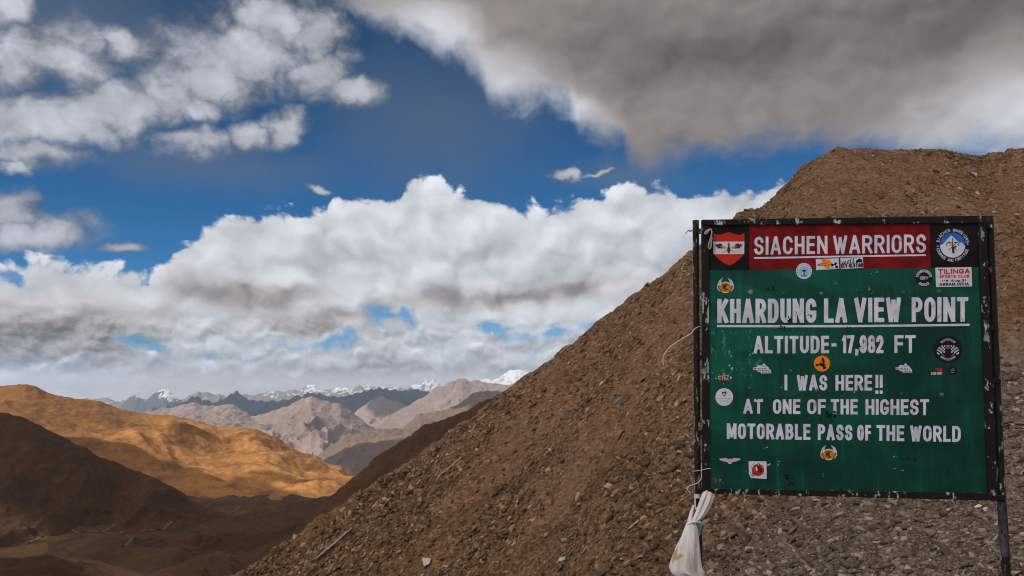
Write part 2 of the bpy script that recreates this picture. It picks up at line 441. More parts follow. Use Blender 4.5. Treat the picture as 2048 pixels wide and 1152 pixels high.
M_f3s = snowy('slate_mountain_with_snow', (0.055, 0.057, 0.062), (0.09, 0.088, 0.09), CZ-95, 50, 1.8)
M_f4 = snowy('snow_mountain', (0.13, 0.115, 0.115), (0.20, 0.17, 0.16), CZ-70, 120, 0.9)
M_road = mat('dusty_road', lambda nt, P, O, g: mix(nt, noise(nt, P, 0.15, 4, 0.6), (0.105, 0.072, 0.048), (0.145, 0.10, 0.07)), 0.95, 0.1)

# ------------------------------------------------------------------ hillside
def pxcurve(pts):
    """silhouette pixels -> functions of p = x/y"""
    a = np.array([ps(u, v) for u, v in pts]); o = np.argsort(a[:, 0], kind='stable'); a = a[o]
    return a[:, 0], a[:, 1]
CREST = [(-700,1700),(0,1420),(200,1315),(400,1195),(470,1152),(500,1138),(526,1117),(560,1096),(586,1078),(613,1057),(639,1036),(668,1020),(717,989),(762,957),(814,926),(880,881),(900,864),(935,840),(969,816),(1001,791),(1039,764),(1067,743),(1108,715),(1157,677),(1195,646),(1230,621),(1265,590),(1299,569),(1324,552),(1351,528),(1382,503),(1430,466),(1467,438),(1473,428),(1500,417),(1519,420),(1543,401),(1567,375),(1590,349),(1602,333),(1625,322),(1643,315),(1657,304),(1678,297),(1698,298),(1724,299),(1768,304),(1786,300),(1818,301),(1841,299),(1888,301),(1932,308),(1962,314),(1984,306),(2008,306),(2016,300),(2048,298),(2300,270),(2700,255),(3200,300)]
cP, cS = pxcurve(CREST)
def by_px(pts):
    x = np.array([ps(u, 767)[0] for u, _ in pts]); return x, np.array([q for _, q in pts], float)
ycP, ycV = by_px([(-700,40),(200,46),(470,50),(740,54),(1010,60),(1382,66),(1545,70),(1680,73),(2048,76),(3200,80)])
ybP, ybV = by_px([(-700,38),(200,44),(440,48.5),(560,48.5),(700,46),(850,43),(1024,38),(1200,28),(1400,18),(1700,11.5),(2048,8.2),(3200,8)])
exP, exV = by_px([(-700,1.0),(470,1.05),(1024,1.25),(1400,1.55),(1700,1.75),(2048,1.8),(3200,1.8)])
SB = ps(1024, 1160)[1]
def hill_base(p, y):
    """height above the eye of the smooth hillside"""
    yc = np.interp(p, ycP, ycV); yb = np.minimum(np.interp(p, ybP, ybV), yc-0.4); e = np.interp(p, exP, exV)
    zc = np.interp(p, cP, cS)*yc
    sb = np.minimum(SB, np.interp(p, cP, cS)-0.004)
    zb = sb*yb
    t = (y-yb)/(yc-yb)
    zm = zb + (zc-zb)*np.power(np.clip(t, 0, 1), e)
    y0 = 6.0
    tn = np.clip((y-y0)/(yb-y0), 0, 1)
    zn = -1.72 + (zb+1.72)*tn - 1.2*tn*(1-tn)*np.clip((yb-9)/20, 0, 1)
    d = np.clip(y-yc, 0, None)
    sl_ = np.interp(p, cP, cS)
    zk = zc + sl_*d - 0.012*d*d
    zk = np.where(d > 14, zc + sl_*14 - 2.35 - 0.9*(d-14), zk)
    return np.where(y < yb, zn, np.where(y > yc, zk, zm)), t, yc
def hill_rough(x, y, p, yc, t):
    far = smooth01((yc-y)/1.2)
    r = fbm(x*0.16+y*0.05, y*0.12, 4, 3)*0.55*smooth01(t*4)*far
    q = x*0.62 - y*0.35
    r = r + (ridged(q*0.10, (x+y)*0.03, 3, 11)-0.9)*0.35*smooth01(t*3)*far
    sz = 0.13 + 0.60*np.clip((y-14)/22, 0, 1)
    r = r + sz*(stones(x+0.15*y, y*0.8, 0.9, 21)*0.30 + stones(x, y*0.75, 0.38, 31)*0.42 + stones(x, y*0.8, 0.17, 41)*0.5)
    r = r + fbm(x*0.6, y*0.6, 4, 55)*0.24*np.clip((y-12)/20, 0, 1)
    return r - sz*0.22
NP_, NT_ = 1150, 620
pp = np.linspace(-0.95, 1.05, NP_)
tt = np.concatenate([np.linspace(0, 1, NT_)])
YC = np.interp(pp, ycP, ycV); YB = np.minimum(np.interp(pp, ybP, ybV), YC-0.4)
# rows spaced evenly in what the eye sees: heights/y
rows = []
tfine = np.linspace(0, 1, 240)
ymat = np.empty((NT_, NP_))
for j, p in enumerate(pp):
    yy = YB[j] + (YC[j]-YB[j])*tfine
    z, _, _ = hill_base(np.full_like(yy, p), yy)
    s = z/yy; s = np.maximum.accumulate(s) + np.arange(240)*1e-6
    w = (s-s[0])/(s[-1]-s[0])*0.7 + tfine*0.3
    ymat[:, j] = np.interp(np.linspace(0, 1, NT_), w, yy)
near = np.linspace(0, 1, 40)[:-1]
ynear = 6.0 + (YB[None, :]-6.0)*near[:, None]
yback = YC[None, :] + (np.linspace(0, 1, 46)[1:]**1.5*70)[:, None]
ym = np.vstack([ynear, ymat, yback])
pm = np.broadcast_to(pp, ym.shape)
zm, tm, ycm = hill_base(pm, ym)
xm = pm*ym
zm = zm + hill_rough(xm, ym, pm, ycm, tm)
hv = np.stack([xm, ym, zm+CZ], -1).reshape(-1, 3)
hillside = tag(link('hillside', mesh_np('hillside', hv, grid_faces(*ym.shape)), M_scree), kind='structure')
def hill_z(x, y):
    x = np.asarray(x, float); y = np.asarray(y, float); p = x/y
    z, t, yc = hill_base(p, y)
    return z + hill_rough(x, y, p, yc, t) + CZ
def hill_hit(u, v):
    """point of the hillside seen at a place in the frame"""
    p, s = ps(u, v)
    yc = float(np.interp(p, ycP, ycV)); yb = min(float(np.interp(p, ybP, ybV)), yc-.4)
    yy = np.linspace(max(yb*0.85, 6.2), yc, 4000); z = hill_base(np.full_like(yy, p), yy)[0]
    k = np.argmax(z/yy >= s) if (z/yy >= s).any() else 3999
    y = yy[k]
    return p*y, y, float(hill_z(p*y, y))

# bench of gravel the sign stands on
gx, gy = np.meshgrid(np.linspace(-14, 16, 150), np.linspace(-16, 7.2, 120))
gz = -1.62 + CZ + stones(gx, gy, 0.22, 77)*0.25 + fbm(gx*0.5, gy*0.5, 4, 5)*0.05 - 0.05
gz = gz - np.clip(gy-6.3, 0, None)*0.5 - np.clip(-gx-6, 0, None)*0.25
ground = tag(link('ground', mesh_np('ground', np.stack([gx, gy, gz], -1).reshape(-1, 3), grid_faces(*gx.shape)), M_scree), kind='structure')

# loose scree: flat broken stones, too many to count
def slabs(n, pos, size, flat, seed, nrm=None):
    r = np.random.default_rng(seed)
    c = np.array([[-1,-1,-1],[1,-1,-1],[1,1,-1],[-1,1,-1],[-1,-1,1],[1,-1,1],[1,1,1],[-1,1,1]], float)
    v = np.broadcast_to(c, (n, 8, 3)).copy()
    v[:, :, :2] += r.uniform(-0.55, 0.55, (n, 8, 2)); v[:, :, 2] += r.uniform(-0.5, 0.5, (n, 8))
    v[:, 4:, :2] *= r.uniform(0.5, 0.95, (n, 1, 1))
    v *= np.stack([size*r.uniform(0.7, 1.5, n), size*r.uniform(0.5, 1.0, n), size*flat], -1)[:, None, :]
    a = r.uniform(0, 2*np.pi, n); tx = np.clip(r.normal(0, 0.33, n), -.8, .8); ty = np.clip(r.normal(0, 0.33, n), -.8, .8)
    ca, sa = np.cos(a)[:, None], np.sin(a)[:, None]
    x, y = v[:, :, 0]*ca - v[:, :, 1]*sa, v[:, :, 0]*sa + v[:, :, 1]*ca
    z = v[:, :, 2] + x*np.tan(tx)[:, None] + y*np.tan(ty)[:, None]
    if nrm is not None: z = z + x*nrm[0][:, None] + y*nrm[1][:, None]
    V3 = np.stack([x, y, z], -1) + pos[:, None, :]
    f = np.array([[0,3,2,1],[4,5,6,7],[0,1,5,4],[1,2,6,5],[2,3,7,6],[3,0,4,7]])
    F3 = (np.arange(n)[:, None, None]*8 + f[None]).reshape(-1, 4)
    return V3.reshape(-1, 3), F3
NS = 330000
jp = rng.uniform(-0.5, 0.86, NS)
k = rng.uniform(0, NT_-1.001, NS)
ci = np.interp(jp, pp, np.arange(NP_)); c0 = ci.astype(int); k0 = k.astype(int)
ys = ymat[k0, c0]*(1-(k-k0)) + ymat[np.minimum(k0+1, NT_-1), c0]*(k-k0)
xs = jp*ys
zs = hill_z(xs, ys)
e_ = 0.6
zb0 = hill_base(jp, ys)[0]
gxs = (hill_base((xs+e_)/ys, ys)[0]-zb0)/e_; gys = (hill_base(xs/(ys-e_), ys-e_)[0]-zb0)/-e_
pxs = ys/F                                                   # metres in one pixel of the frame
size = np.clip(pxs*(0.70 + rng.pareto(2.3, NS)*0.95), 0.012, 0.25)*rng.uniform(0.7, 1.1, NS)
size = np.minimum(size, pxs*5.0)
qa_ = xs*0.848 - ys*0.53; qb_ = xs*0.53 + ys*0.848                # streaks of bare dust between the stones
keep = rng.uniform(0, 1, NS) < np.clip(0.62 + fbm(qa_*0.22, qb_*0.035, 4, 88)*1.1, 0.12, 1)
xs, ys, zs, size, gxs, gys = (a_[keep] for a_ in (xs, ys, zs, size, gxs, gys)); NS = int(keep.sum())
sv, sf = slabs(NS, np.stack([xs, ys, zs+size*0.10], -1), size, rng.uniform(0.18, 0.5, NS), 5, (np.clip(gxs, -1.2, 1.2)*0.8, np.clip(gys, -1, 1.2)*0.8))
NG = 60000                                                    # pebbles of the gravel by the road
jg = rng.uniform(0.12, 0.80, NG); kg = rng.uniform(0, 1, NG)**1.4*NT_*0.42
cg = np.interp(jg, pp, np.arange(NP_)).astype(int); yg = ymat[kg.astype(int), cg]*(1-(kg % 1)) + ymat[kg.astype(int)+1, cg]*(kg % 1); xg = jg*yg
szg = np.minimum(yg/F*(0.7+rng.pareto(1.7, NG)*0.75), yg/F*8)
gv, gf_ = slabs(NG, np.stack([xg, yg, hill_z(xg, yg)+szg*0.25], -1), szg, rng.uniform(0.2, 0.6, NG), 15)
sf = np.vstack([sf, gf_+len(sv)]); sv = np.vstack([sv, gv])
scree = tag(link('scree', mesh_np('scree', sv, sf), M_flake), 'loose broken stones covering the brown hillside', 'scree', kind='stuff')


# ------------------------------------------------------------------ hills, valley and mountains
HILLS = {}
class Hill:
    def __init__(s, name, m, crest, dist, base, bdist, ex, rough, nx=320, ny=140, prange=(-0.8, 0.25), back=0.6, keep=None):
        s.cP, s.cS = pxcurve(crest); s.dP, s.dV = by_px(dist); s.bP, s.bS = pxcurve(base); s.eP, s.eV = by_px(bdist)
        s.ex, s.rough = ex, rough
        g = np.linspace(-1.1, 0.6, 1700)
        def sm(P, Vv, w):
            k = np.exp(-0.5*(np.arange(-3*w, 3*w+1)/w)**2); k /= k.sum()
            return np.convolve(np.pad(np.interp(g, P, Vv), 3*w, mode='edge'), k, 'valid')
        s.dV, s.bS, s.eV = sm(s.dP, s.dV, 45), sm(s.bP, s.bS, 45), sm(s.eP, s.eV, 45)
        s.cSm = sm(s.cP, s.cS, 28); s.dP = s.bP = s.eP = s.g = g
        pp = np.linspace(*prange, nx)
        yc, yb = np.interp(pp, s.dP, s.dV), np.interp(pp, s.eP, s.eV)
        t = np.linspace(0, 1, ny)[:, None]
        bk = (np.linspace(0, 1, 18)[1:]**1.6)[:, None]
        y = np.vstack([yb + (yc-yb)*t, yc + bk*(yc*0.45)]); p = np.broadcast_to(pp, y.shape)
        s.back = back
        z = s.z(p, y)
        v = np.stack([p*y, y, z+CZ], -1).reshape(-1, 3)
        s.o = tag(link(name, mesh_np(name, v, grid_faces(*y.shape)), m, smooth=False), kind='structure')
    def z(s, p, y):
        yc, yb = np.interp(p, s.dP, s.dV), np.interp(p, s.eP, s.eV)
        zc, zb = np.interp(p, s.cP, s.cS)*yc, np.interp(p, s.bP, s.bS)*yb; zs_ = np.interp(p, s.g, s.cSm)*yc
        t = (y-yb)/(yc-yb)
        z = zb + (zs_-zb)*np.power(np.clip(t, 0, 1), s.ex) + (zc-zs_)*np.power(np.clip(t, 0, 1), 5.0)
        z = np.where(t > 1, zc - (y-yc)*s.back*np.clip((y-yc)/(0.03*yc), 0, 1), z)
        return z + s.rough(p*y, y, t, np.maximum(zc-z, 0))
    def hit(s, u, v, smooth=False):
        p, q = ps(u, v)
        yc, yb = float(np.interp(p, s.dP, s.dV)), float(np.interp(p, s.eP, s.eV))
        yy = np.linspace(yb, yc, 1500); z = s.z(np.full_like(yy, p), yy)
        if smooth: r0 = s.rough; s.rough = lambda a, b, c, d: 0.0*a; z = s.z(np.full_like(yy, p), yy); s.rough = r0
        ok = z/yy >= q
        k = np.argmax(ok) if ok.any() else len(yy)-1
        return p*yy[k], yy[k], z[k]+CZ
def soft_rough(a, lam, seed, fine=0.12, gully=0.8):
    def f(x, y, t, d):
        w = smooth01((1-t)*5)*smooth01(t*8) + 0.06
        g = ridged(x/lam + fbm(x/lam/2, y/lam/2, 2, seed+5)*0.6, y/lam*0.45, 4, seed) - 0.95
        return a*w*g*gully + a*w*fbm(x/lam*2.3, y/lam*2.3, 5, seed+9)*0.45 + a*fine*fbm(x/lam*14, y/lam*9, 3, seed+2)*0.4
    return f
def rock_rough(lam, seed, k=0.35, fine=0.05):
    def f(x, y, t, d):
        wx = x/lam + fbm(x/lam*0.7, y/lam*0.7, 3, seed+5)*0.5
        g = ridged(wx, y/lam*0.30, 7, seed, 0.57) - 1.08
        w = smooth01((1-t)*2.5)
        return k*np.minimum(d, lam*1.4)*g*w + lam*fine*fbm(x/lam*7, y/lam*4, 4, seed+3)*0.5
    return f

valley = Hill('valley', M_val, [(-600,985),(1300,985)], [(0,950),(1,950)], [(-600,1200),(1300,1200)], [(0,262),(1,262)], 1.0,
              soft_rough(4.2, 75, 61, 0.3), 360, 200, (-0.85, 0.1), back=0.25)
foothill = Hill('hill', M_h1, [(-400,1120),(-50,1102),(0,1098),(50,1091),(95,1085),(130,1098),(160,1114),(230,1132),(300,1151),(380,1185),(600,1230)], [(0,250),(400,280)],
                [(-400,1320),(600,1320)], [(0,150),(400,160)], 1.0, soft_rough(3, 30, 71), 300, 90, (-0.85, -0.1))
mound = Hill('hill', M_h3, [(100,1270),(240,1180),(275,1162),(300,1148),(322,1139),(345,1133),(360,1138),(380,1144),(400,1156),(430,1180),(560,1260)], [(0,85),(400,90)],
             [(0,1330),(600,1330)], [(0,60),(400,62)], 1.0, soft_rough(0.8, 7, 81), 240, 70, (-0.7, -0.2))
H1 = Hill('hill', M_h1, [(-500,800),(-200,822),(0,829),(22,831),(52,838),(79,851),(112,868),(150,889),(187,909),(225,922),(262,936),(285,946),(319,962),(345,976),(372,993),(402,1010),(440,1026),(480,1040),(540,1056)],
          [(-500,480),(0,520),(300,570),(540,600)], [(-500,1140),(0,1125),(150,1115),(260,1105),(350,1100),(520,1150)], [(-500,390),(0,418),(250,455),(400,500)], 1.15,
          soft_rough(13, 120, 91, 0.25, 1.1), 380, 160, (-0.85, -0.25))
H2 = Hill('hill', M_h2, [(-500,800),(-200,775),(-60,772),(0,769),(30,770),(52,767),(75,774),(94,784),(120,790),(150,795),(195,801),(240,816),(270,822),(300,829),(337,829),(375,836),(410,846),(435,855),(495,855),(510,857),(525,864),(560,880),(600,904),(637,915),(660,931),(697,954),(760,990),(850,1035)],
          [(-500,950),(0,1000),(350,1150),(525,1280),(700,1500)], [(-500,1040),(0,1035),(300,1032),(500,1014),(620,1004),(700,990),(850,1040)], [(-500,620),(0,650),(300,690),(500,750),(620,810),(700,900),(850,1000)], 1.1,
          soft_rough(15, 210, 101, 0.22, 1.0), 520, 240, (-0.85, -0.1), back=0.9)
H4 = Hill('hill', M_h3, [(300,1090),(400,1056),(440,1046),(500,1034),(539,1025),(578,1008),(615,1000),(647,994),(700,990),(800,980)], [(300,480),(650,520)],
          [(300,1125),(500,1112),(800,1112)], [(300,376),(650,380)], 0.9, soft_rough(7, 55, 111, 0.25, 1.2), 240, 110, (-0.45, -0.1))
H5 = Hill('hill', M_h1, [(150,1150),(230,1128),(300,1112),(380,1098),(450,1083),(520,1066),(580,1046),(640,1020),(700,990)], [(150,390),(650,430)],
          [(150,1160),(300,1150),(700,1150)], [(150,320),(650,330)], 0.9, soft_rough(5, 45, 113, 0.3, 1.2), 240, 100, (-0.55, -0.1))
H6 = Hill('hill', M_h3, [(120,1200),(250,1153),(330,1139),(420,1124),(500,1104),(560,1079),(620,1049),(700,1010)], [(120,320),(650,350)],
          [(120,1230),(700,1230)], [(120,250),(650,260)], 0.9, soft_rough(4, 36, 117, 0.3, 1.2), 240, 100, (-0.6, -0.1))
H3 = Hill('hill', M_h3, [(400,1230),(540,1110),(586,1070),(600,1060),(626,1028),(647,1007),(662,993),(683,976),(700,960),(707,954),(715,950),(731,936),(752,914),(775,899),(799,886),(825,868),(851,849),(868,845),(900,834),(937,820),(960,805),(984,797),(1010,782),(1100,720)],
          [(400,180),(700,230),(1000,260)], [(400,1400),(700,1140),(1000,1000),(1100,950)], [(400,120),(1000,140)], 1.0, soft_rough(4, 26, 121, 0.25), 420, 160, (-0.42, 0.06))
F1 = Hill('mountain', M_f1, [(450,1040),(560,970),(635,914),(660,893),(688,873),(726,865),(773,857),(805,857),(825,841),(832,829),(845,827),(872,823),(890,819),(916,811),(930,799),(940,791),(960,782),(984,783),(1007,783),(1060,770),(1200,740)],
          [(450,2300),(1000,2600)], [(450,1050),(700,985),(1200,985)], [(450,1700),(1200,1800)], 1.0, rock_rough(170, 131, 0.42), 460, 200, (-0.4, 0.15))
F2 = Hill('mountain', M_f2, [(150,900),(240,845),(300,822),(320,818),(340,817),(366,808),(387,804),(405,812),(428,813),(455,808),(470,812),(500,830),(512,833),(530,826),(560,818),(590,805),(612,795),(623,791),(640,799),(665,806),(681,806),(700,822),(725,840),(740,851),(800,890),(900,940)],
          [(150,3700),(900,3900)], [(100,985),(900,985)], [(100,2500),(900,2500)], 0.95, rock_rough(330, 141, 0.42), 560, 240, (-0.6, 0.0))
F2B = Hill('mountain', M_f2, [(600,935),(680,882),(708,864),(750,845),(796,823),(820,808),(843,797),(860,785),(872,776),(890,770),(905,762),(916,758),(935,761),(960,762),(980,764),(1001,767),(1030,768),(1100,790)],
           [(600,4300),(1100,4500)], [(500,985),(1100,985)], [(500,3000),(1100,3000)], 0.95, rock_rough(340, 151, 0.42), 420, 220, (-0.3, 0.12))
F2C = Hill('mountain', M_f2, [(600,880),(690,838),(720,818),(740,802),(752,796),(767,794),(785,801),(800,806),(820,815),(850,835),(900,870)],
           [(600,4900),(900,4900)], [(600,960),(900,960)], [(600,4000),(900,4000)], 0.95, rock_rough(300, 161, 0.42), 280, 160, (-0.3, 0.0))
F3 = Hill('mountain', M_f3, [(200,840),(300,832),(332,822),(352,812),(368,803),(384,795),(400,797),(412,803),(425,806),(445,800),(456,792),(464,787),(472,785),(482,789),(495,798),(515,803),(545,803),(575,800),(600,792),(626,784),(655,794),(690,793),(720,786),(745,779),(763,777),(785,780),(800,783),(822,778),(850,782),(868,788),(900,800)],
          [(200,5900),(900,6100)], [(200,930),(900,930)], [(200,4900),(900,4900)], 0.9, rock_rough(300, 171, 0.35, 0.12), 520, 170, (-0.55, 0.0))
F4 = Hill('mountain', M_f4, [(120,812),(150,800),(172,797),(190,798),(215,796),(232,803),(252,801),(275,802),(310,800),(345,802),(372,797),(385,788),(392,785),(397,781),(404,786),(412,784),(425,789),(440,787),(452,793),(470,795),(490,789),(505,791),(525,786),(545,783),(560,784),(580,779),(598,780),(610,773),(622,769),(635,773),(650,781),(672,777),(690,775),(705,779),(720,771),(738,770),(750,775),(775,775),(800,773),(815,776),(828,769),(843,770),(852,758),(858,763),(866,757),(876,764),(886,774),(905,770),(925,763),(940,766),(958,760),(970,757),(985,762),(1000,755),(1010,746),(1024,740),(1036,739),(1046,741),(1060,749),(1075,757),(1100,765),(1200,790)],
          [(120,8800),(1200,9200)], [(120,900),(1200,900)], [(120,7200),(1200,7200)], 0.85, rock_rough(420, 181, 0.42, 0.07), 760, 170, (-0.6, 0.12))
FP = Hill('mountain', M_f3s, [(180,860),(220,832),(240,816),(252,801),(262,794),(271,789),(280,796),(292,800),(305,789),(318,781),(329,777),(340,783),(352,793),(365,802),(385,815),(420,840)],
          [(180,7000),(420,7000)], [(180,900),(420,900)], [(180,5900),(420,5900)], 0.95, rock_rough(300, 191, 0.38), 300, 150, (-0.55, -0.35))

# dirt tracks in the valley
def track(pts, hill, w, name='road'):
    P = []
    for (a, b), (c, d) in zip(pts[:-1], pts[1:]):
        for i in range(8): P.append(hill.hit(a+(c-a)*i/8, b+(d-b)*i/8, True))
    P.append(hill.hit(*pts[-1], True)); P = np.array(P)
    for _ in range(14): P[1:-1] = (P[:-2]+P[1:-1]*2+P[2:])/4
    d = np.gradient(P[:, :2], axis=0); d /= np.linalg.norm(d, axis=1)[:, None]+1e-9
    nrm = np.stack([-d[:, 1], d[:, 0]], -1)
    vs_, rowsn = [], 7
    for j in range(rowsn):
        q = P[:, :2] + nrm*w*(j/(rowsn-1)-0.5)
        z = hill.z(q[:, 0]/q[:, 1], q[:, 1])+CZ + 0.45
        vs_.append(np.stack([q[:, 0], q[:, 1], z], -1))
    vs_ = np.array(vs_)
    return tag(link(name, mesh_np(name, vs_.reshape(-1, 3), grid_faces(rowsn, len(P))), M_road), kind='structure')
track([(10,1098),(40,1086),(70,1076),(100,1066),(124,1062),(160,1066),(200,1072),(240,1074),(290,1070),(330,1062),(375,1050),(410,1038),(440,1030),(470,1020),(505,1006),(540,994)], valley, 1.9)
track([(200,1072),(229,1060),(250,1050),(268,1046),(262,1054),(243,1062),(240,1074),(262,1082),(268,1090),(240,1100)], valley, 1.5)
# ------------------------------------------------------------------ clouds that hang outside the frame, between the sun and the valley
def cloud_mat(name, through):
    m = bpy.data.materials.new(name); m.use_nodes = True; nt = m.node_tree
    for n in list(nt.nodes): nt.nodes.remove(n)
    o = nt.nodes.new('ShaderNodeOutputMaterial'); a = nt.nodes.new('ShaderNodeMixShader'); b = nt.nodes.new('ShaderNodeMixShader')
    t = nt.nodes.new('ShaderNodeBsdfTransparent'); d = nt.nodes.new('ShaderNodeBsdfDiffuse'); l = nt.nodes.new('ShaderNodeBsdfTranslucent')
    d.inputs[0].default_value = (0.9, 0.9, 0.92, 1); l.inputs[0].default_value = (0.9, 0.9, 0.92, 1)
    b.inputs[0].default_value = 0.55; a.inputs[0].default_value = 1-through**0.5
    nt.links.new(d.outputs[0], b.inputs[1]); nt.links.new(l.outputs[0], b.inputs[2])
    nt.links.new(t.outputs[0], a.inputs[1]); nt.links.new(b.outputs[0], a.inputs[2]); nt.links.new(a.outputs[0], o.inputs[0])
    return m
def cast(P, ZC):
    P = np.asarray(P, float)
    return P[..., :2] + S[:2]/S[2]*(ZC - P[..., 2:3])
def cloud(mask, x, y, ZC, thick, m):
    """closed slab of cloud with a lumpy top and base, over the true cells of mask"""
    r, c_ = mask.shape
    X, Y = np.meshgrid(x, y)
    lump = fbm(X/60, Y/60, 4, 7)*thick*0.5
    base = np.stack([X, Y, ZC + fbm(X/45, Y/45, 3, 9)*thick*0.12], -1).reshape(-1, 3)
    topv = np.stack([X, Y, ZC + thick + lump], -1).reshape(-1, 3)
    n = X.size; w = len(x); F_ = []
    ii, jj = np.nonzero(mask)
    i = ii*w + jj
    F_.append(np.stack([i, i+w, i+w+1, i+1], -1)); F_.append(np.stack([i, i+1, i+w+1, i+w], -1)+n)
    pad = np.pad(mask, 1)
    for di, dj, a, b in ((-1, 0, 0, 1), (0, 1, 1, w+1), (1, 0, w+1, w), (0, -1, w, 0)):
        e = ~pad[1+ii+di, 1+jj+dj]
        k = i[e]; F_.append(np.stack([k+a, k+b, k+b+n, k+a+n], -1))
    return tag(link('cloud', mesh_np('cloud', np.vstack([base, topv]), np.vstack(F_)), m), kind='structure')
ZC = 900.0
bpts = [H2.hit(u, v) for u, v in [(288,934),(310,932),(340,929),(370,935),(400,944),(428,955),(445,951),(465,948),(500,958),(530,968),(560,984),(600,997),(616,1003)]]
bpts = [(-1300, 700, -60), (-900, 800, -60), (-470, 905, -85)] + bpts + [(-120, 820, -110), (60, 760, -40), (300, 640, 0), (700, 600, 0)]
bc = cast(np.array(bpts), ZC)
bc = bc[np.argsort(bc[:, 0])]
cell = 6.0
gx_ = np.arange(-1700, -350, cell); gy_ = np.arange(-1000, 330, cell)
CX, CY = np.meshgrid(gx_[:-1]+cell/2, gy_[:-1]+cell/2)
dist_b = np.interp(CX, bc[:, 0], bc[:, 1]) - CY + fbm(CX/40, CY/40, 4, 33)*9
inside = (dist_b > 0)
def in_ell(P, rx, ry, rot=0):
    c = cast(np.array(P), ZC); a, b = CX-c[0], CY-c[1]
    ca, sa = math.cos(rot), math.sin(rot)
    return ((a*ca+b*sa)/rx)**2 + ((-a*sa+b*ca)/ry)**2 + fbm(CX/25, CY/25, 3, 43)*0.5 < 1
for (u, v, rx, ry, rot) in [(70,1100,24,16,0),(150,1116,30,17,-0.5),(215,1136,26,15,-0.5)]:
    inside &= ~in_ell(foothill.hit(u, v), rx, ry, rot)
inside &= ~in_ell(H1.hit(20, 1056), 34, 14, -0.6)
for (u, v, rx, ry, rot) in [(375,898,46,20,-0.3),(455,912,60,13,-0.45),(592,964,55,14,-0.2),(215,888,40,17,0),(90,812,50,16,0.2)]:
    inside |= in_ell(H2.hit(u, v), rx, ry, rot)
fg = cast(np.array([12.0, 45.0, 2.0]), ZC)
thin = (((CX-fg[0])/95)**2 + ((CY-fg[1])/75)**2 + fbm(CX/30, CY/30, 3, 53)*0.25) < 1
cloud(inside & ~thin, gx_, gy_, ZC, 7, cloud_mat('thick_cloud', 0.02))
cloud(inside & thin, gx_, gy_, ZC, 7, cloud_mat('thin_cloud', 0.25))
# high clouds whose shade lies on the far ranges
def far_cloud(P, rx, ry, ZC2, rot=0.0, seed=1):
    c = cast(np.array(P), ZC2); n = 64
    a = np.linspace(-1.4, 1.4, n)
    A, B = np.meshgrid((a[:-1]+a[1:])/2, (a[:-1]+a[1:])/2)
    ca, sa = math.cos(rot), math.sin(rot)
    Q1, Q2 = (A*ca + B*sa*ry/rx), (-A*sa*rx/ry + B*ca)
    m = Q1**2 + Q2**2 + fbm(A*2, B*2, 4, seed)*0.5 < 1
    cloud(m, c[0]+a*rx, c[1]+a*ry, ZC2, 120, M_far)
M_far = cloud_mat('high_cloud', 0.03)
for (h, u, v, rx, ry, alt, rot, sd) in [(F3, 455, 800, 420, 520, 3000, 0.2, 3), (F3, 700, 792, 620, 520, 3000, 0.2, 4), (F1, 745, 915, 95, 260, 1500, 0.6, 5), (F1, 690, 925, 70, 160, 1500, 0.6, 6), (F2C, 780, 820, 120, 220, 2500, 0.3, 8), (F1, 985, 800, 120, 200, 1500, 0.3, 9)]:
    far_cloud(h.hit(u, v), rx, ry, alt, rot, sd)

# ------------------------------------------------------------------ air
def box(name, lo, hi):
    v = [(x, y, z) for z in (lo[2], hi[2]) for y in (lo[1], hi[1]) for x in (lo[0], hi[0])]
    f = [(0,2,3,1),(4,5,7,6),(0,1,5,4),(1,3,7,5),(3,2,6,7),(2,0,4,6)]
    return mesh_np(name, np.array(v, float), f)
hm = bpy.data.materials.new('air'); hm.use_nodes = True
for n in list(hm.node_tree.nodes): hm.node_tree.nodes.remove(n)
ho = hm.node_tree.nodes.new('ShaderNodeOutputMaterial'); hp = hm.node_tree.nodes.new('ShaderNodeVolumePrincipled')
hp.inputs['Color'].default_value = (0.60, 0.78, 1.0, 1); hp.inputs['Density'].default_value = 5.5e-5
hm.node_tree.links.new(hp.outputs[0], ho.inputs['Volume'])
haze = tag(link('haze', box('haze', (-9000, -2500, -1600), (9000, 10600, 260)), hm), kind='stuff')
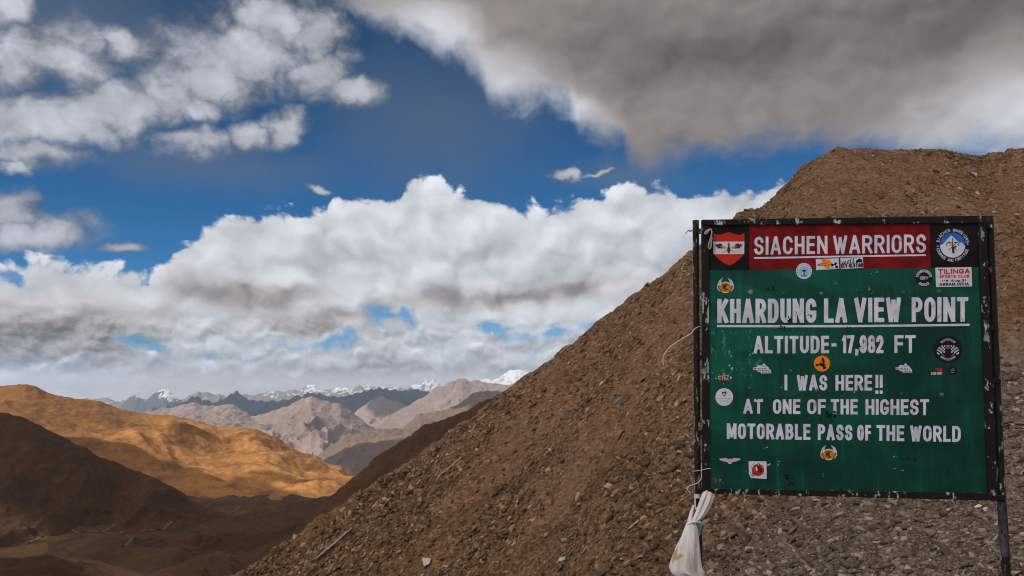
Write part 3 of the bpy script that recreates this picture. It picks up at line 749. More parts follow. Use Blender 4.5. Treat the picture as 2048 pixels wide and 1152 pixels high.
#SIGN
# ------------------------------------------------------------------ the sign
YAW = math.radians(-7.1)
_d = ray(1690, 767); SQ = np.array(_d)/_d[1]*4.8
SX = np.array([math.cos(YAW), math.sin(YAW), 0.0]); SN = np.array([math.sin(YAW), -math.cos(YAW), 0.0])   # along the board, out of its face
sign = bpy.data.objects.new('sign', None); col.objects.link(sign)
sign.location = (SQ[0], SQ[1], 0.0); sign.rotation_euler = (0, 0, YAW)
tag(sign, 'green painted metal view point sign in a black frame on two posts', 'sign')
def on_board(u, v, out=0.0):
    """place in the sign's own frame for a point seen in the photo, `out` metres proud of the panel"""
    d = np.array(ray(u, v)); o = SQ + SN*out
    t = (o @ SN)/(d @ SN)
    P = d*t - SQ
    return (float(P @ SX), -float(P @ SN), float(d[2]*t + CZ))
class MB:
    """collects flat paint shapes and solid bars into one mesh"""
    def __init__(s): s.v, s.f, s.m, s.mats, s.lv = [], [], [], [], 0
    def mi(s, m):
        if m not in s.mats: s.mats.append(m)
        return s.mats.index(m)
    def face(s, pts, m):
        n = len(s.v); s.v += pts; s.f.append(list(range(n, n+len(pts)))); s.m.append(s.mi(m))
    def poly(s, pts, m, out):
        a = sum(p[0]*q[1]-q[0]*p[1] for p, q in zip(pts, pts[1:]+pts[:1]))
        if a > 0: pts = pts[::-1]                      # image y runs down
        s.face([on_board(u, v, out) for u, v in pts], m)
    def disc(s, cx, cy, r, m, out, ry=None, n=36):
        s.poly([(cx+r*math.cos(2*math.pi*i/n), cy+(ry or r)*math.sin(2*math.pi*i/n)) for i in range(n)], m, out)
    def ribbon(s, pts, w, m, out, closed=False, caps=True, jit=0.0):
        P = [np.array(p, float) for p in pts]
        Q = [P[0]]
        for p in P[1:]:
            if np.linalg.norm(p-Q[-1]) > 1e-4: Q.append(p)
        P = Q
        if len(P) < 2: return
        dirs = [(b-a)/np.linalg.norm(b-a) for a, b in zip(P[:-1], P[1:])]
        if caps: P[0] = P[0]-dirs[0]*w/2; P[-1] = P[-1]+dirs[-1]*w/2
        Lf, Rt = [], []
        for i, p in enumerate(P):
            a = dirs[max(i-1, 0)]; b = dirs[min(i, len(dirs)-1)]
            n1, n2 = np.array([-a[1], a[0]]), np.array([-b[1], b[0]])
            m_ = n1+n2; l = np.linalg.norm(m_)
            if l < 0.35: m_, sc_ = n1, 1.0
            else: m_ = m_/l; sc_ = min(1/max(m_ @ n1, 0.45), 1.7)
            ww = w*(1+random.uniform(-jit, jit))
            Lf.append(p+m_*sc_*ww/2); Rt.append(p-m_*sc_*ww/2)
        for i in range(len(P)-1):
            s.poly([tuple(Lf[i]), tuple(Lf[i+1]), tuple(Rt[i+1]), tuple(Rt[i])], m, out)
    def bar(s, quad, o0, o1, m):
        """solid with the outline quad (in the photo) between o0 and o1 metres off the panel"""
        b = [on_board(u, v, o0) for u, v in quad]; t = [(p[0], -o1, p[2]) for p in b]; b = [(p[0], -o0, p[2]) for p in b]
        n = len(s.v); k = len(quad); s.v += b+t
        for i in range(k): s.f.append([n+i, n+(i+1) % k, n+k+(i+1) % k, n+k+i]); s.m.append(s.mi(m))
        s.f.append([n+k+i for i in range(k)]); s.m.append(s.mi(m)); s.f.append([n+i for i in range(k)][::-1]); s.m.append(s.mi(m))
    def build(s, name, parent=None, label=None, recalc=False):
        me = bpy.data.meshes.new(name); me.from_pydata(s.v, [], s.f); 
        o = link(name, me, s.mats, parent); me.polygons.foreach_set('material_index', s.m)
        if recalc:
            import bmesh
            bm = bmesh.new(); bm.from_mesh(me); bmesh.ops.recalc_face_normals(bm, faces=bm.faces)
            bmesh.ops.bevel(bm, geom=[e for e in bm.edges], offset=recalc, segments=1, affect='EDGES', profile=0.5)
            bm.to_mesh(me); bm.free()
        if label: o['label'] = label
        return o

def paint(name, c, rough=0.55, var=0.10, spec=0.12):
    def b(nt, P, O, g):
        n = noise(nt, O, 9.0, 5, 0.6)
        d = tuple(x*(1-var*2.2) for x in c); l = tuple(min(x*(1+var), 1) for x in c)
        return mix(nt, n.sstep(0.3, 0.7), d, l)
    return mat(name, b, rough, spec)
def b_green(nt, P, O, g):
    lo = noise(nt, scaled(nt, O, (1.0, 1, 1.5)), 1.6, 4, 0.55); st = noise(nt, scaled(nt, O, (14, 1, 1.1)), 1.5, 5, 0.6)
    patch = noise(nt, scaled(nt, O, (1.1, 1, 2.2)), 2.3, 1.5, 0.4)
    sp_ = noise(nt, O, 40.0, 3, 0.7)
    x = sepz(nt, O, 0); z = sepz(nt, O, 2)
    k = mix(nt, (lo*0.7 + st*0.35 - x*0.10 + (z - 1.6)*0.10).sstep(0.36, 0.72), (0.0012, 0.032, 0.022), (0.0025, 0.092, 0.056))
    k = mix(nt, patch.sstep(0.50, 0.56)*0.5, k, (0.001, 0.030, 0.020))
    scr = noise(nt, scaled(nt, O, (34, 1, 16)), 1.0, 4, 0.7)
    left = (x*-1.0 - 0.48 + lo*0.2).sstep(0.0, 0.12)*(z - 1.60).sstep(0.0, 0.1)*(z - 2.03).sstep(0.0, -0.08)
    k = mix(nt, (scr + left*0.20).sstep(0.74, 0.82)*0.55, k, (0.05, 0.26, 0.19))
    k = mix(nt, st.sstep(0.58, 0.74)*0.30, k, (0.012, 0.13, 0.085))
    k = mix(nt, (st*0.6 + lo*0.5).sstep(0.50, 0.36)*0.35, k, (0.004, 0.022, 0.015))
    k = mix(nt, sp_.sstep(0.785, 0.81)*0.7, k, (0.006, 0.010, 0.008))
    return k, lo*0.8 + noise(nt, O, 4.0, 2, 0.5)*0.3
M_green = mat('green_board_paint', b_green, 0.42, 0.16, bump=(0.5, 0.03))
M_red = paint('red_board_paint', (0.19, 0.006, 0.005), 0.55, 0.22)
M_blackp = paint('black_board_paint', (0.012, 0.009, 0.009), 0.6, 0.25)
def b_frame(nt, P, O, g):
    n = noise(nt, scaled(nt, O, (1, 1, 0.45)), 34.0, 5, 0.62); n2 = noise(nt, O, 5.0, 4, 0.6)
    k = mix(nt, n2, (0.006, 0.005, 0.005), (0.022, 0.016, 0.014))
    f = (n + (n2-0.5)*0.6).sstep(0.60, 0.635)
    c2 = mix(nt, noise(nt, O, 11.0, 2, 0.5).sstep(0.4, 0.6), (0.17, 0.27, 0.21), (0.42, 0.45, 0.44))
    return mix(nt, f, k, c2)
M_frame = mat('peeling_black_frame', b_frame, 0.55, 0.12)
def b_post(nt, P, O, g):
    n = noise(nt, scaled(nt, O, (1.6, 1.6, 0.42)), 30.0, 5, 0.62); n2 = noise(nt, scaled(nt, O, (1, 1, 0.6)), 4.0, 4, 0.6)
    k = mix(nt, n2, (0.007, 0.006, 0.006), (0.02, 0.015, 0.013))
    f = (n + (n2-0.5)*0.55).sstep(0.585, 0.63)
    c2 = mix(nt, noise(nt, O, 9.0, 2, 0.5).sstep(0.4, 0.6), (0.13, 0.22, 0.155), (0.36, 0.42, 0.38))
    return mix(nt, f, k, c2)
M_post = mat('peeling_post_paint', b_post, 0.5, 0.15)
M_white = paint('white_lettering_paint', (0.64, 0.62, 0.70), 0.6, 0.11)
M_rim = paint('yellow_edge_paint', (0.30, 0.20, 0.03), 0.7, 0.3)
flat = lambda n, c: paint(n, c, 0.45, 0.05)
K_white = flat('sticker_white', (0.62, 0.61, 0.66)); K_black = flat('sticker_black', (0.010, 0.009, 0.010)); K_red = flat('sticker_red', (0.50, 0.025, 0.015))
K_orange = flat('sticker_orange', (0.85, 0.23, 0.01)); K_gold = flat('sticker_gold', (0.50, 0.24, 0.015)); K_dorange = flat('sticker_rust', (0.45, 0.10, 0.012))
K_blue = flat('sticker_blue', (0.02, 0.14, 0.48)); K_sky = flat('sticker_light_blue', (0.22, 0.48, 0.75)); K_brown = flat('sticker_brown', (0.055, 0.022, 0.010))
K_tan = flat('sticker_tan', (0.55, 0.45, 0.28)); K_grey = flat('sticker_grey', (0.30, 0.30, 0.33)); K_navy = flat('sticker_navy', (0.012, 0.016, 0.06))
K_plum = flat('sticker_plum', (0.10, 0.015, 0.06)); K_dgreen = flat('emblem_green', (0.004, 0.06, 0.05)); K_yellow = flat('emblem_yellow', (0.62, 0.32, 0.02))
M_steel = paint('bolt_head', (0.03, 0.12, 0.075), 0.4, 0.3); M_brass = paint('bare_bolt_head', (0.42, 0.34, 0.16), 0.45, 0.3)
M_rust = paint('rust_mark', (0.28, 0.12, 0.035), 0.8, 0.3); M_chip = paint('dark_paint_chip', (0.010, 0.009, 0.008), 0.8, 0.2); M_pale = paint('pale_paint_chip', (0.38, 0.50, 0.46), 0.7, 0.2)

# stroke alphabet ------------------------------------------------
def arc(cx, cy, rx, ry, a0, a1, n=10):
    return [(cx+rx*math.cos(math.radians(a0+(a1-a0)*i/n)), cy+ry*math.sin(math.radians(a0+(a1-a0)*i/n))) for i in range(n+1)]
O_ = arc(.5,.70,.5,.30,0,180)+arc(.5,.30,.5,.30,180,360)+[(1,.70)]
C_ = arc(.5,.70,.5,.30,14,180)+arc(.5,.30,.5,.30,180,346)
S_ = arc(.5,.745,.48,.255,8,270,14)+arc(.5,.245,.5,.245,90,-172,14)
P_ = [[(0,0),(0,1)],[(0,1),(.5,1)]+arc(.5,.74,.5,.26,90,-90)+[(0,.48)]]
GL = {'A':(1.1,[[(0,0),(.47,1)],[(.53,1),(1,0)],[(.2,.27),(.8,.27)]]), 'B':(1,[[(0,0),(0,1)],[(0,1),(.5,1)]+arc(.5,.77,.42,.23,90,-90)+[(0,.54)],[(.45,.54)]+arc(.5,.27,.5,.27,90,-90)+[(0,0)]]),
 'C':(1,[C_]), 'D':(1,[[(0,0),(0,1)],[(0,1),(.45,1)]+arc(.45,.68,.55,.32,90,0)+arc(.45,.32,.55,.32,0,-90)+[(0,0)]]),
 'E':(.82,[[(0,0),(0,1)],[(0,1),(1,1)],[(0,.52),(.9,.52)],[(0,0),(1,0)]]), 'F':(.82,[[(0,0),(0,1)],[(0,1),(1,1)],[(0,.52),(.9,.52)]]),
 'G':(1,[arc(.5,.70,.5,.30,18,180)+arc(.5,.30,.5,.30,180,360)+[(1,.36)],[(.62,.40),(1,.40)]]), 'H':(1,[[(0,0),(0,1)],[(1,0),(1,1)],[(0,.5),(1,.5)]]), 'I':(0,[[(0,0),(0,1)]]), 'J':(.8,[[(1,1),(1,.28)]+arc(.5,.28,.5,.28,0,-160)]),
 'K':(1.05,[[(0,0),(0,1)],[(.95,1),(.1,.42)],[(.32,.6),(1,0)]]), 'L':(.8,[[(0,1),(0,0)],[(0,0),(1,0)]]), 'M':(1.35,[[(0,0),(0,1)],[(.06,1),(.5,.12)],[(.5,.12),(.94,1)],[(1,1),(1,0)]]),
 'N':(1.1,[[(0,0),(0,1)],[(.05,.98),(.95,.02)],[(1,0),(1,1)]]), 'O':(1,[O_]), 'P':(.95,P_), 'R':(1,P_+[[(.52,.46),(1,0)]]), 'S':(.95,[S_]),
 'T':(1,[[(0,1),(1,1)],[(.5,1),(.5,0)]]), 'U':(1,[[(0,1)]+arc(.5,.30,.5,.30,180,360)+[(1,1)]]), 'V':(1.1,[[(0,1),(.48,0)],[(.52,0),(1,1)]]),
 'W':(1.5,[[(0,1),(.25,0)],[(.27,0),(.5,.9)],[(.5,.9),(.73,0)],[(.75,0),(1,1)]]), 'Y':(1,[[(0,1),(.5,.5)],[(1,1),(.5,.5)],[(.5,.5),(.5,0)]]),
 '1':(.25,[[(0,.82),(1,.98)],[(1,1),(1,0)]]), '2':(.95,[arc(.5,.70,.5,.30,170,-25)+[(0,0)],[(0,0),(1,0)]]), '7':(.9,[[(0,1),(1,1)],[(1,1),(.3,0)]]),
 '8':(1.0,[arc(.5,.75,.46,.25,0,360,16),arc(.5,.25,.5,.25,0,360,16)]), '9':(.95,[arc(.5,.68,.5,.32,0,360,16),[(1,.68)]+arc(.5,.28,.5,.28,0,-160)]),
 ',':(.12,[[(.6,.06),(0,-.16)]]), '-':(.42,[[(0,.44),(1,.44)]]), '!':(0,[[(0,1),(0,.36)],[(0,.015),(0,-.015)]]), '.':(.05,[[(0,.0),(0,.02)]]),
 'u':(.8,[[(0,.6)]+arc(.5,.2,.5,.2,180,360)+[(1,.6)],[(1,.6),(1,0)]]), 'g':(.8,[arc(.5,.3,.5,.3,0,360,12),[(1,.6)]+arc(.5,-.05,.5,.22,0,-170)]), ' ':(.5,[])}
def word(mb, text, q, sw, m, out, gap=0.55, caps=True, jit=0.03):
    """q = top left, top right, bottom right, bottom left in the photo"""
    (x0, y0), (x1, y1), (x2, y2), (x3, y3) = q
    wd = math.hypot(x1-x0, y1-y0); ht = ((y3-y0)+(y2-y1))/2
    ws = [GL[c][0] for c in text]
    unit = (wd - sw*len(text) - gap*sw*(len(text)-1))/max(sum(ws), .01)
    x = 0.0; lv = 0
    for c, w in zip(text, ws):
        for st in GL[c][1]:
            pts = []
            for a, b in st:
                fx = (x + sw/2 + a*w*unit)/wd
                fy = (sw/2 + (1-b)*(ht-sw))/ht
                tx, ty = x0+(x1-x0)*fx, y0+(y1-y0)*fx; bx, by = x3+(x2-x3)*fx, y3+(y2-y3)*fx
                pts.append((tx+(bx-tx)*fy, ty+(by-ty)*fy))
            mb.ribbon(pts, sw, m, out + 0.00012*(lv % 6), caps=caps, jit=jit); lv += 1
        x += w*unit + sw + gap*sw
def arc_word(mb, text, cx, cy, r, a0, a1, ht, sw, m, out, inward=False):
    """letters along a circle, angles clockwise from the top in degrees"""
    n = len(text)
    for i, c in enumerate(text):
        a = math.radians(a0+(a1-a0)*(i+0.5)/n)
        ux, uy = math.sin(a), -math.cos(a); rx, ry = math.cos(a), math.sin(a)
        if inward: ux, uy, rx, ry = -ux, -uy, -rx, -ry
        ox, oy = cx+r*math.sin(a), cy-r*math.cos(a)
        w = ht*0.55*max(GL[c][0], .01)
        for st in GL[c][1]:
            mb.ribbon([(ox+rx*(p-.5)*w+ux*(q-.5)*ht, oy+ry*(p-.5)*w+uy*(q-.5)*ht) for p, q in st], sw, m, out+0.0001*(i % 3), caps=False)

# panel, header, corners, frame, posts
Z1, Z2, Z3 = 0.0012, 0.003, 0.0045
mb = MB(); mb.bar([(1416,452),(1966,440),(1984,992),(1416,984)], -0.010, 0.0, M_green); mb.build('board', sign, recalc=0.001)
mb = MB(); mb.bar([(1499,449),(1859,442),(1861,535.6),(1499,540)], 0.0003, 0.0011, M_red); mb.build('header_panel', sign, 'dark red header panel')
mb = MB(); mb.bar([(1416,448),(1498.6,447),(1498.6,540.4),(1416,541)], 0.0003, 0.0011, M_blackp); mb.build('corner_panel', sign, 'black corner panel behind the shield')
mb = MB(); mb.bar([(1859.4,442),(1958,438),(1958,534.4),(1861.4,536)], 0.0003, 0.0011, M_blackp); mb.build('corner_panel', sign, 'black corner panel behind the round badge')
mb = MB()
mb.bar([(1402,441.5),(1968,433.5),(1968,448),(1402,452.5)], -0.02, 0.016, M_frame)
mb.bar([(1404.5,975.5),(1989,985),(1989.5,999.8),(1404.5,985.6)], -0.02, 0.016, M_frame)
mb.bar([(1402,452.9),(1416.5,452.7),(1417.8,975.3),(1404.3,975.1)], -0.02, 0.014, M_frame)
mb.bar([(1951,448.8),(1967.5,448.4),(1989,984.6),(1972,984.3)], -0.02, 0.014, M_frame)
mb.build('frame', sign, recalc=0.0025)
def post(pts, rad, name='post'):
    """round pipe through points (u, v) at a given depth behind the panel plane"""
    P = [np.array(on_board(u, v, -0.035)) for u, v in pts]
    n = 18; vv, ff = [], []
    Pd = []
    for a, b in zip(P[:-1], P[1:]):
        k = 24
        Pd += [a+(b-a)*i/k for i in range(k)]
    Pd.append(P[-1])
    for p in Pd:
        vv += [(p[0]+rad*math.cos(2*math.pi*i/n), -0.0+p[1]+rad*math.sin(2*math.pi*i/n), p[2]) for i in range(n)]
    for r in range(len(Pd)-1):
        for i in range(n):
            a = r*n+i; b = r*n+(i+1) % n; ff.append([a, a+n, b+n, b])
    ff.append(list(range(n))); ff.append([len(vv)-1-i for i in range(n)])
    me = bpy.data.meshes.new(name); me.from_pydata(vv, [], ff)
    import bmesh
    bm = bmesh.new(); bm.from_mesh(me); bmesh.ops.recalc_face_normals(bm, faces=bm.faces); bm.to_mesh(me); bm.free()
    return link(name, me, M_post, sign, smooth=True)
RAD = 6.6/F*4.86
post([(1391.5,441),(1395.4,985),(1399,1152),(1403.2,1330)], RAD)
post([(1977.5,433),(2003,1000),(2012.5,1152),(2023,1325)], RAD*1.2)
for v in (461, 712, 862, 978):                                 # lugs that hold frame and posts together
    mb = MB(); mb.bar([(1394,v-2),(1404,v-2),(1404,v+7),(1394,v+7)], -0.03, 0.004, M_frame); mb.build('bracket', sign, recalc=0.001)
for v in (452, 655, 760, 992):
    mb = MB(); mb.bar([(1972+(v-440)*.04,v-3),(1982+(v-440)*.045,v-3),(1982+(v-440)*.045,v+6),(1972+(v-440)*.04,v+6)], -0.03, 0.004, M_frame); mb.build('bracket', sign, recalc=0.001)

def lettering(words, sw, m=M_white, lines=(), gap=0.55):
    for t, q in words:                                         # every painted word is a part
        mb = MB(); word(mb, t, q, sw, m, Z1, gap if t[0] != '1' else gap*.55); mb.build('lettering', sign)
    for pts, w in lines:
        mb = MB(); mb.ribbon(pts, w, m, Z1+0.0009, jit=0.08); mb.build('underline', sign)
R4 = lambda x0, y0, x1, y1, x2, y2, x3, y3: ((x0,y0),(x1,y1),(x2,y2),(x3,y3))
lettering([('SIACHEN', R4(1508.5,473.5,1655,471.5,1655,507.5,1508.5,509.5)), ('WARRIORS', R4(1666.5,471.5,1852,468.5,1852,505.5,1666.5,507.5))], 5.6,
          lines=[([(1510,516),(1590,514.8),(1700,512.6),(1850,510.2)], 3.4)], gap=0.75)
lettering([('KHARDUNG', R4(1434.7,598,1632.7,597,1632.7,645.5,1434.7,646)), ('LA', R4(1648,597,1694,596,1694,645,1648,645.5)), ('VIEW', R4(1708.5,595.5,1801.8,595,1801.8,644,1708.5,644.5)), ('POINT', R4(1823.3,594.6,1936.5,594,1936.5,643.4,1823.3,644))], 8.4,
          lines=[([(1436,652.2),(1560,652.4),(1690,652.3),(1800,651.2),(1937,649.6)], 4.3)], gap=0.42)
lettering([('ALTITUDE', R4(1507.6,672,1658,671.5,1658,706.5,1507.6,706.8)), ('-', R4(1663,670,1673,670,1673,706,1663,706)), ('17,982', R4(1684,670.5,1767,670.3,1767,706.3,1684,706.3)), ('FT', R4(1788.6,670.4,1831.3,670,1831.3,706,1788.6,706))], 6.2, gap=0.5)
lettering([('I', R4(1569,749.5,1575.6,749.5,1575.6,780.5,1569,780.5)), ('WAS', R4(1593.6,750,1654.6,750,1654.6,781,1593.6,781)), ('HERE', R4(1671,750,1744.3,749.7,1744.3,781,1671,781)), ('!!', R4(1751,749.7,1767,749.7,1767,787,1751,787))], 5.7, gap=0.5)
lettering([('AT', R4(1486.8,798,1526,798,1526,827.3,1486.8,827.3)), ('ONE', R4(1545.9,798.3,1600.6,798.3,1600.6,828,1545.9,827.6)), ('OF', R4(1614.5,798.3,1651.8,798.3,1651.8,828.5,1614.5,828.3)), ('THE', R4(1661.4,798.3,1715.6,798.3,1715.6,829,1661.4,828.6)), ('HIGHEST', R4(1731,798.4,1858,798.4,1858,830.3,1731,829.4))], 5.7, gap=0.5)
lettering([('MOTORABLE', R4(1453.6,846.6,1620.8,848,1620.8,879.8,1453.6,877.4)), ('PASS', R4(1635.6,848.6,1704.8,849.6,1704.8,881,1635.6,880)), ('OF', R4(1714.6,849.7,1742,850,1742,881.3,1714.6,881)), ('THE', R4(1753,850,1808.5,850.8,1808.5,882.4,1753,881.6)), ('WORLD', R4(1820.4,851,1921.5,852,1921.5,884.2,1820.4,882.6))], 5.8, gap=0.5)

# shield and round badge
mb = MB()
sh = [(1427,466.5),(1437,470),(1447,467.5),(1458.5,463.8),(1469,468),(1479,470),(1489,465.8),(1488.6,508),(1478,519),(1467,527),(1459,531),(1450,527),(1438,518.5),(1427.4,508.5)]
mb.poly(sh, K_red, Z1); mb.poly([(1426.6,483.4),(1488.8,483),(1488.2,508),(1427,508.4)], K_white, Z1+.0003)
for sgn in (-1, 1):
    X = lambda d: 1457.5+sgn*d
    mb.ribbon([(X(-12),505),(X(8),494)], 2.2, K_yellow, Z1+.0006)
    mb.poly([(X(6),496.5),(X(8),492),(X(12),492.5),(X(11),497)], K_yellow, Z1+.0008)
    mb.poly([(X(12),497.5),(X(13),488.5),(X(19),486.5),(X(21),489),(X(26),486.5),(X(24),489.6),(X(30),488),(X(25),491.4),(X(29),492),(X(22),494),(X(24),496.5),(X(17),496.8)], K_brown, Z1+.0007)
    mb.poly([(X(10),494.5),(X(14),491),(X(18),492.2),(X(14),495.5)], K_dorange, Z1+.001)
mb.poly([(1455.3,488),(1457.4,485.5),(1459.6,488),(1459,493),(1461,500),(1459,506.5),(1456,506.5),(1454,500),(1456,493)], K_dgreen, Z1+.0012)
mb.build('shield_emblem', sign, 'red and white shield with crossed flaming torches')
mb = MB(); cx, cy = 1905.3, 490.3
mb.disc(cx, cy, 27.2, K_navy, Z1); mb.disc(cx, cy, 25, K_blue, Z1+.0003)
mb.poly([(cx-25,cy-.5),(cx-20,cy-1),(cx-12,cy-11),(cx-3,cy-19.5),(cx+1,cy-17),(cx+9,cy-9),(cx+14,cy-4),(cx+18,cy-6),(cx+24.2,cy+1)]+[(cx+25*math.cos(math.radians(a)),cy+25*math.sin(math.radians(a))) for a in range(5,180,8)], K_white, Z1+.0006)
mb.ribbon([(cx,cy-13),(cx+.3,cy+4)], 2, K_brown, Z1+.0009); mb.poly([(cx-1.8,cy+3),(cx+2,cy+3),(cx+4.4,cy+15),(cx+1,cy+17),(cx-1,cy+15)], K_brown, Z1+.0010)
mb.poly([(cx+1,cy+4),(cx+7,cy),(cx+8,cy+3.5),(cx+2.5,cy+8)], K_brown, Z1+.0011)
for sgn in (-1, 1):
    mb.ribbon([(cx-sgn*8,cy+10),(cx+sgn*7.5,cy-5)], 1.2, K_brown, Z1+.0012+.0001*sgn)
    mb.ribbon([(cx+sgn*12.5,cy+1),(cx+sgn*11,cy-4),(cx+sgn*7,cy-6.2),(cx+sgn*3,cy-5)], 1.6, K_brown, Z1+.0014)
arc_word(mb, 'SIACHEN WARRIORS', cx, cy, 30.3, -80, 82, 5.8, .95, K_white, Z1+.0003)
arc_word(mb, 'COURAGE AND FORTITUDE', cx, cy, 30.3, 258, 104, 5.2, .85, K_white, Z1+.0003, inward=True)
for sx_ in (-30, 30): mb.disc(cx+sx_, cy+(2 if sx_ < 0 else -2), 1.6, K_white, Z1+.0003, n=5)
mb.build('round_emblem', sign, 'round badge with a white peak, crossed ice axes and rifle')

# stickers
def sticker(label, fn, out=Z2):
    mb = MB(); fn(mb, out); o = mb.build('sticker', sign, label); return o
def dashes(mb, x0, x1, y, w, m, out, n=6, dy=0.0):
    for i in range(n):
        a = x0+(x1-x0)*i/n
        mb.ribbon([(a, y+dy*i/n), (a+(x1-x0)/n*0.62, y+dy*(i+.6)/n)], w, m, out, caps=False)
def winged(cx, cy):
    def f(mb, o):
        out = [(cx-16,cy-2),(cx-12.5,cy-10),(cx-5,cy-15.5),(cx-8,cy-9),(cx-9,cy-4),(cx+9,cy-4),(cx+8,cy-9),(cx+4,cy-15.5),(cx+12,cy-11),(cx+16.5,cy-2),(cx+16.5,cy+6),(cx+12,cy+12),(cx+5,cy+14.3),(cx-5,cy+14.3),(cx-12,cy+12),(cx-16.5,cy+6)]
        mb.poly(out[:4]+out[4:5]+[(cx-9,cy+8),(cx-12,cy+12),(cx-16.5,cy+6)], K_white, o)
        mb.poly([(cx+9,cy-4),(cx+8,cy-9),(cx+4,cy-15.5),(cx+12,cy-11),(cx+16.5,cy-2),(cx+16.5,cy+6),(cx+12,cy+12),(cx+9,cy+8)], K_white, o)
        mb.disc(cx, cy+3.6, 12.6, K_white, o+.0002, 11.4); mb.disc(cx, cy+3.4, 11, K_gold, o+.0004, 9.8)
        for sg in (-1, 1): mb.poly([(cx+sg*14.4,cy-1),(cx+sg*15,cy+5),(cx+sg*11,cy+11),(cx+sg*6,cy+12.5),(cx+sg*10,cy+6),(cx+sg*11,cy)], K_dorange, o+.0006)
        for sg in (-1, 1): mb.ribbon([(cx+sg*13.2,cy-3),(cx+sg*10.5,cy-9),(cx+sg*6.5,cy-13)], 1.2, K_sky if sg > 0 else K_grey, o+.0006)
        mb.poly([(cx-7,cy),(cx+2,cy-1.5),(cx+6,cy+2),(cx+4,cy+9),(cx-3,cy+11),(cx-5,cy+6)], K_brown, o+.0008)
        mb.disc(cx+4, cy+3.5, 3, K_gold, o+.001); mb.disc(cx-2, cy+8, 2, K_dorange, o+.001)
        mb.ribbon([(cx-6,cy-2.2),(cx+6,cy-2.2)], 1, K_brown, o+.001)
    return f
sticker('orange winged round sticker above the word KHARDUNG', winged(1451, 571)); sticker('orange winged round sticker under the last line', winged(1657.5, 905.5))
def s_blue(mb, o):
    mb.disc(1608, 542, 16, K_white, o); mb.disc(1608, 542.5, 11, K_sky, o+.0002)
    for a in range(-120, 125, 17): 
        r = math.radians(a); mb.ribbon([(1608+12.4*math.sin(r),542-12.4*math.cos(r)),(1608+14.8*math.sin(r),542-14.8*math.cos(r))], 1.3, K_navy, o+.0004, caps=False)
    mb.ribbon([(1603,552),(1613,552)], 1.8, K_black, o+.0006)
    mb.ribbon([(1603,535),(1612,548)], 1, K_white, o+.0004); mb.ribbon([(1613,535),(1604,548)], 1, K_white, o+.0005)
    mb.poly([(1603,539.5),(1613,539.5),(1610.6,543),(1605.6,543)], K_navy, o+.0007); mb.ribbon([(1608.2,543),(1608.4,549)], 2.2, K_plum, o+.0007)
sticker('round white and light blue sticker under the header', s_blue)
def s_or(mb, o):
    mb.poly([(1631.5,518.3),(1677.5,516.5),(1678.3,537.5),(1632.6,540.3)], K_white, o)
    mb.poly([(1642,518.5),(1650,518),(1660,521),(1665,527),(1661,531),(1657,538),(1651,537),(1647,531),(1638,531.5),(1645,526)], K_orange, o+.0003)
    mb.poly([(1633.5,530),(1640,526.5),(1656,527.5),(1661,529.5),(1650,531.5),(1636,531.5)], K_red, o+.0005); dashes(mb, 1640, 1657, 529.2, 1.2, K_white, o+.0007, 6)
    mb.disc(1664.5, 530, 2.8, K_black, o+.0006); mb.disc(1673.5, 534, 2.9, K_black, o+.0006); mb.ribbon([(1664.5,530),(1669,528),(1673.5,534)], 2, K_black, o+.0008); mb.poly([(1668,529),(1671,524),(1674.5,526),(1672,531)], K_black, o+.0009)
    dashes(mb, 1657, 1669, 535.6, 1.6, K_blue, o+.0006, 5)
sticker('white sticker with an orange splash and a dirt bike', s_or)
def s_rev(mb, o):
    mb.poly([(1680.8,516.3),(1725.7,514.3),(1726.8,535.6),(1681.6,538.2)], K_white, o)
    word(mb, 'REV-OLUTION', R4(1682,528.2,1725.8,525.9,1726,534.4,1682.4,536.6), 1.75, K_black, o+.0003, gap=0.35, jit=0)
    for i, (x, h) in enumerate([(1684.5,3),(1689,4.6),(1695,6.4),(1700,8.4),(1705.5,9)]):
        b = 527.6-i*0.28
        mb.ribbon([(x,b),(x+.6,b-h*.5),(x+1.2,b-h*.75)], 2.0, K_black, o+.0003); mb.disc(x+1.7, b-h, 1.25, K_black, o+.0004, n=10); mb.ribbon([(x+.6,b-h*.5),(x+2.4,b)], 1.0, K_black, o+.0005)
    mb.poly([(1711,525),(1713,520.5),(1718,516.5),(1724,519),(1725,525)], K_black, o+.0003); mb.disc(1713.6, 524, 2.1, K_black, o+.0004)
sticker('white sticker reading REV-OLUTION with walking figures', s_rev)
def s_hur(mb, o):
    cx, cy = 1848, 555.5
    mb.disc(cx, cy, 16.8, K_black, o)
    band = lambda a0, a1: [(cx+16.4*math.sin(math.radians(a)),cy-16.4*math.cos(math.radians(a))) for a in np.linspace(a0,a1,14)]+[(cx+11.5*math.sin(math.radians(a)),cy-11.5*math.cos(math.radians(a))) for a in np.linspace(a1,a0,14)]
    mb.poly(band(-82, 82), K_white, o+.0002); mb.poly(band(138, 222), K_white, o+.0002)
    arc_word(mb, 'BLACK HURRICANES', cx, cy, 14, -78, 78, 3.2, .7, K_black, o+.0004); arc_word(mb, 'ASSAM', cx, cy, 14, 216, 144, 3.2, .8, K_black, o+.0004, inward=True)
    mb.poly([(cx-9,cy),(cx-6,cy-3.4),(cx+4,cy-2.6),(cx+10,cy-1.6),(cx+5,cy+4),(cx-2,cy+4.2),(cx-7,cy+3.6)], K_grey, o+.0004); mb.disc(cx-5.4, cy+.6, 2.4, K_white, o+.0006); mb.disc(cx-5.4, cy+.6, 1.5, K_black, o+.0008); mb.disc(cx+3.3, cy+2.4, 1.7, K_black, o+.0008)
sticker('black round sticker with white curved bands and a car', s_hur)
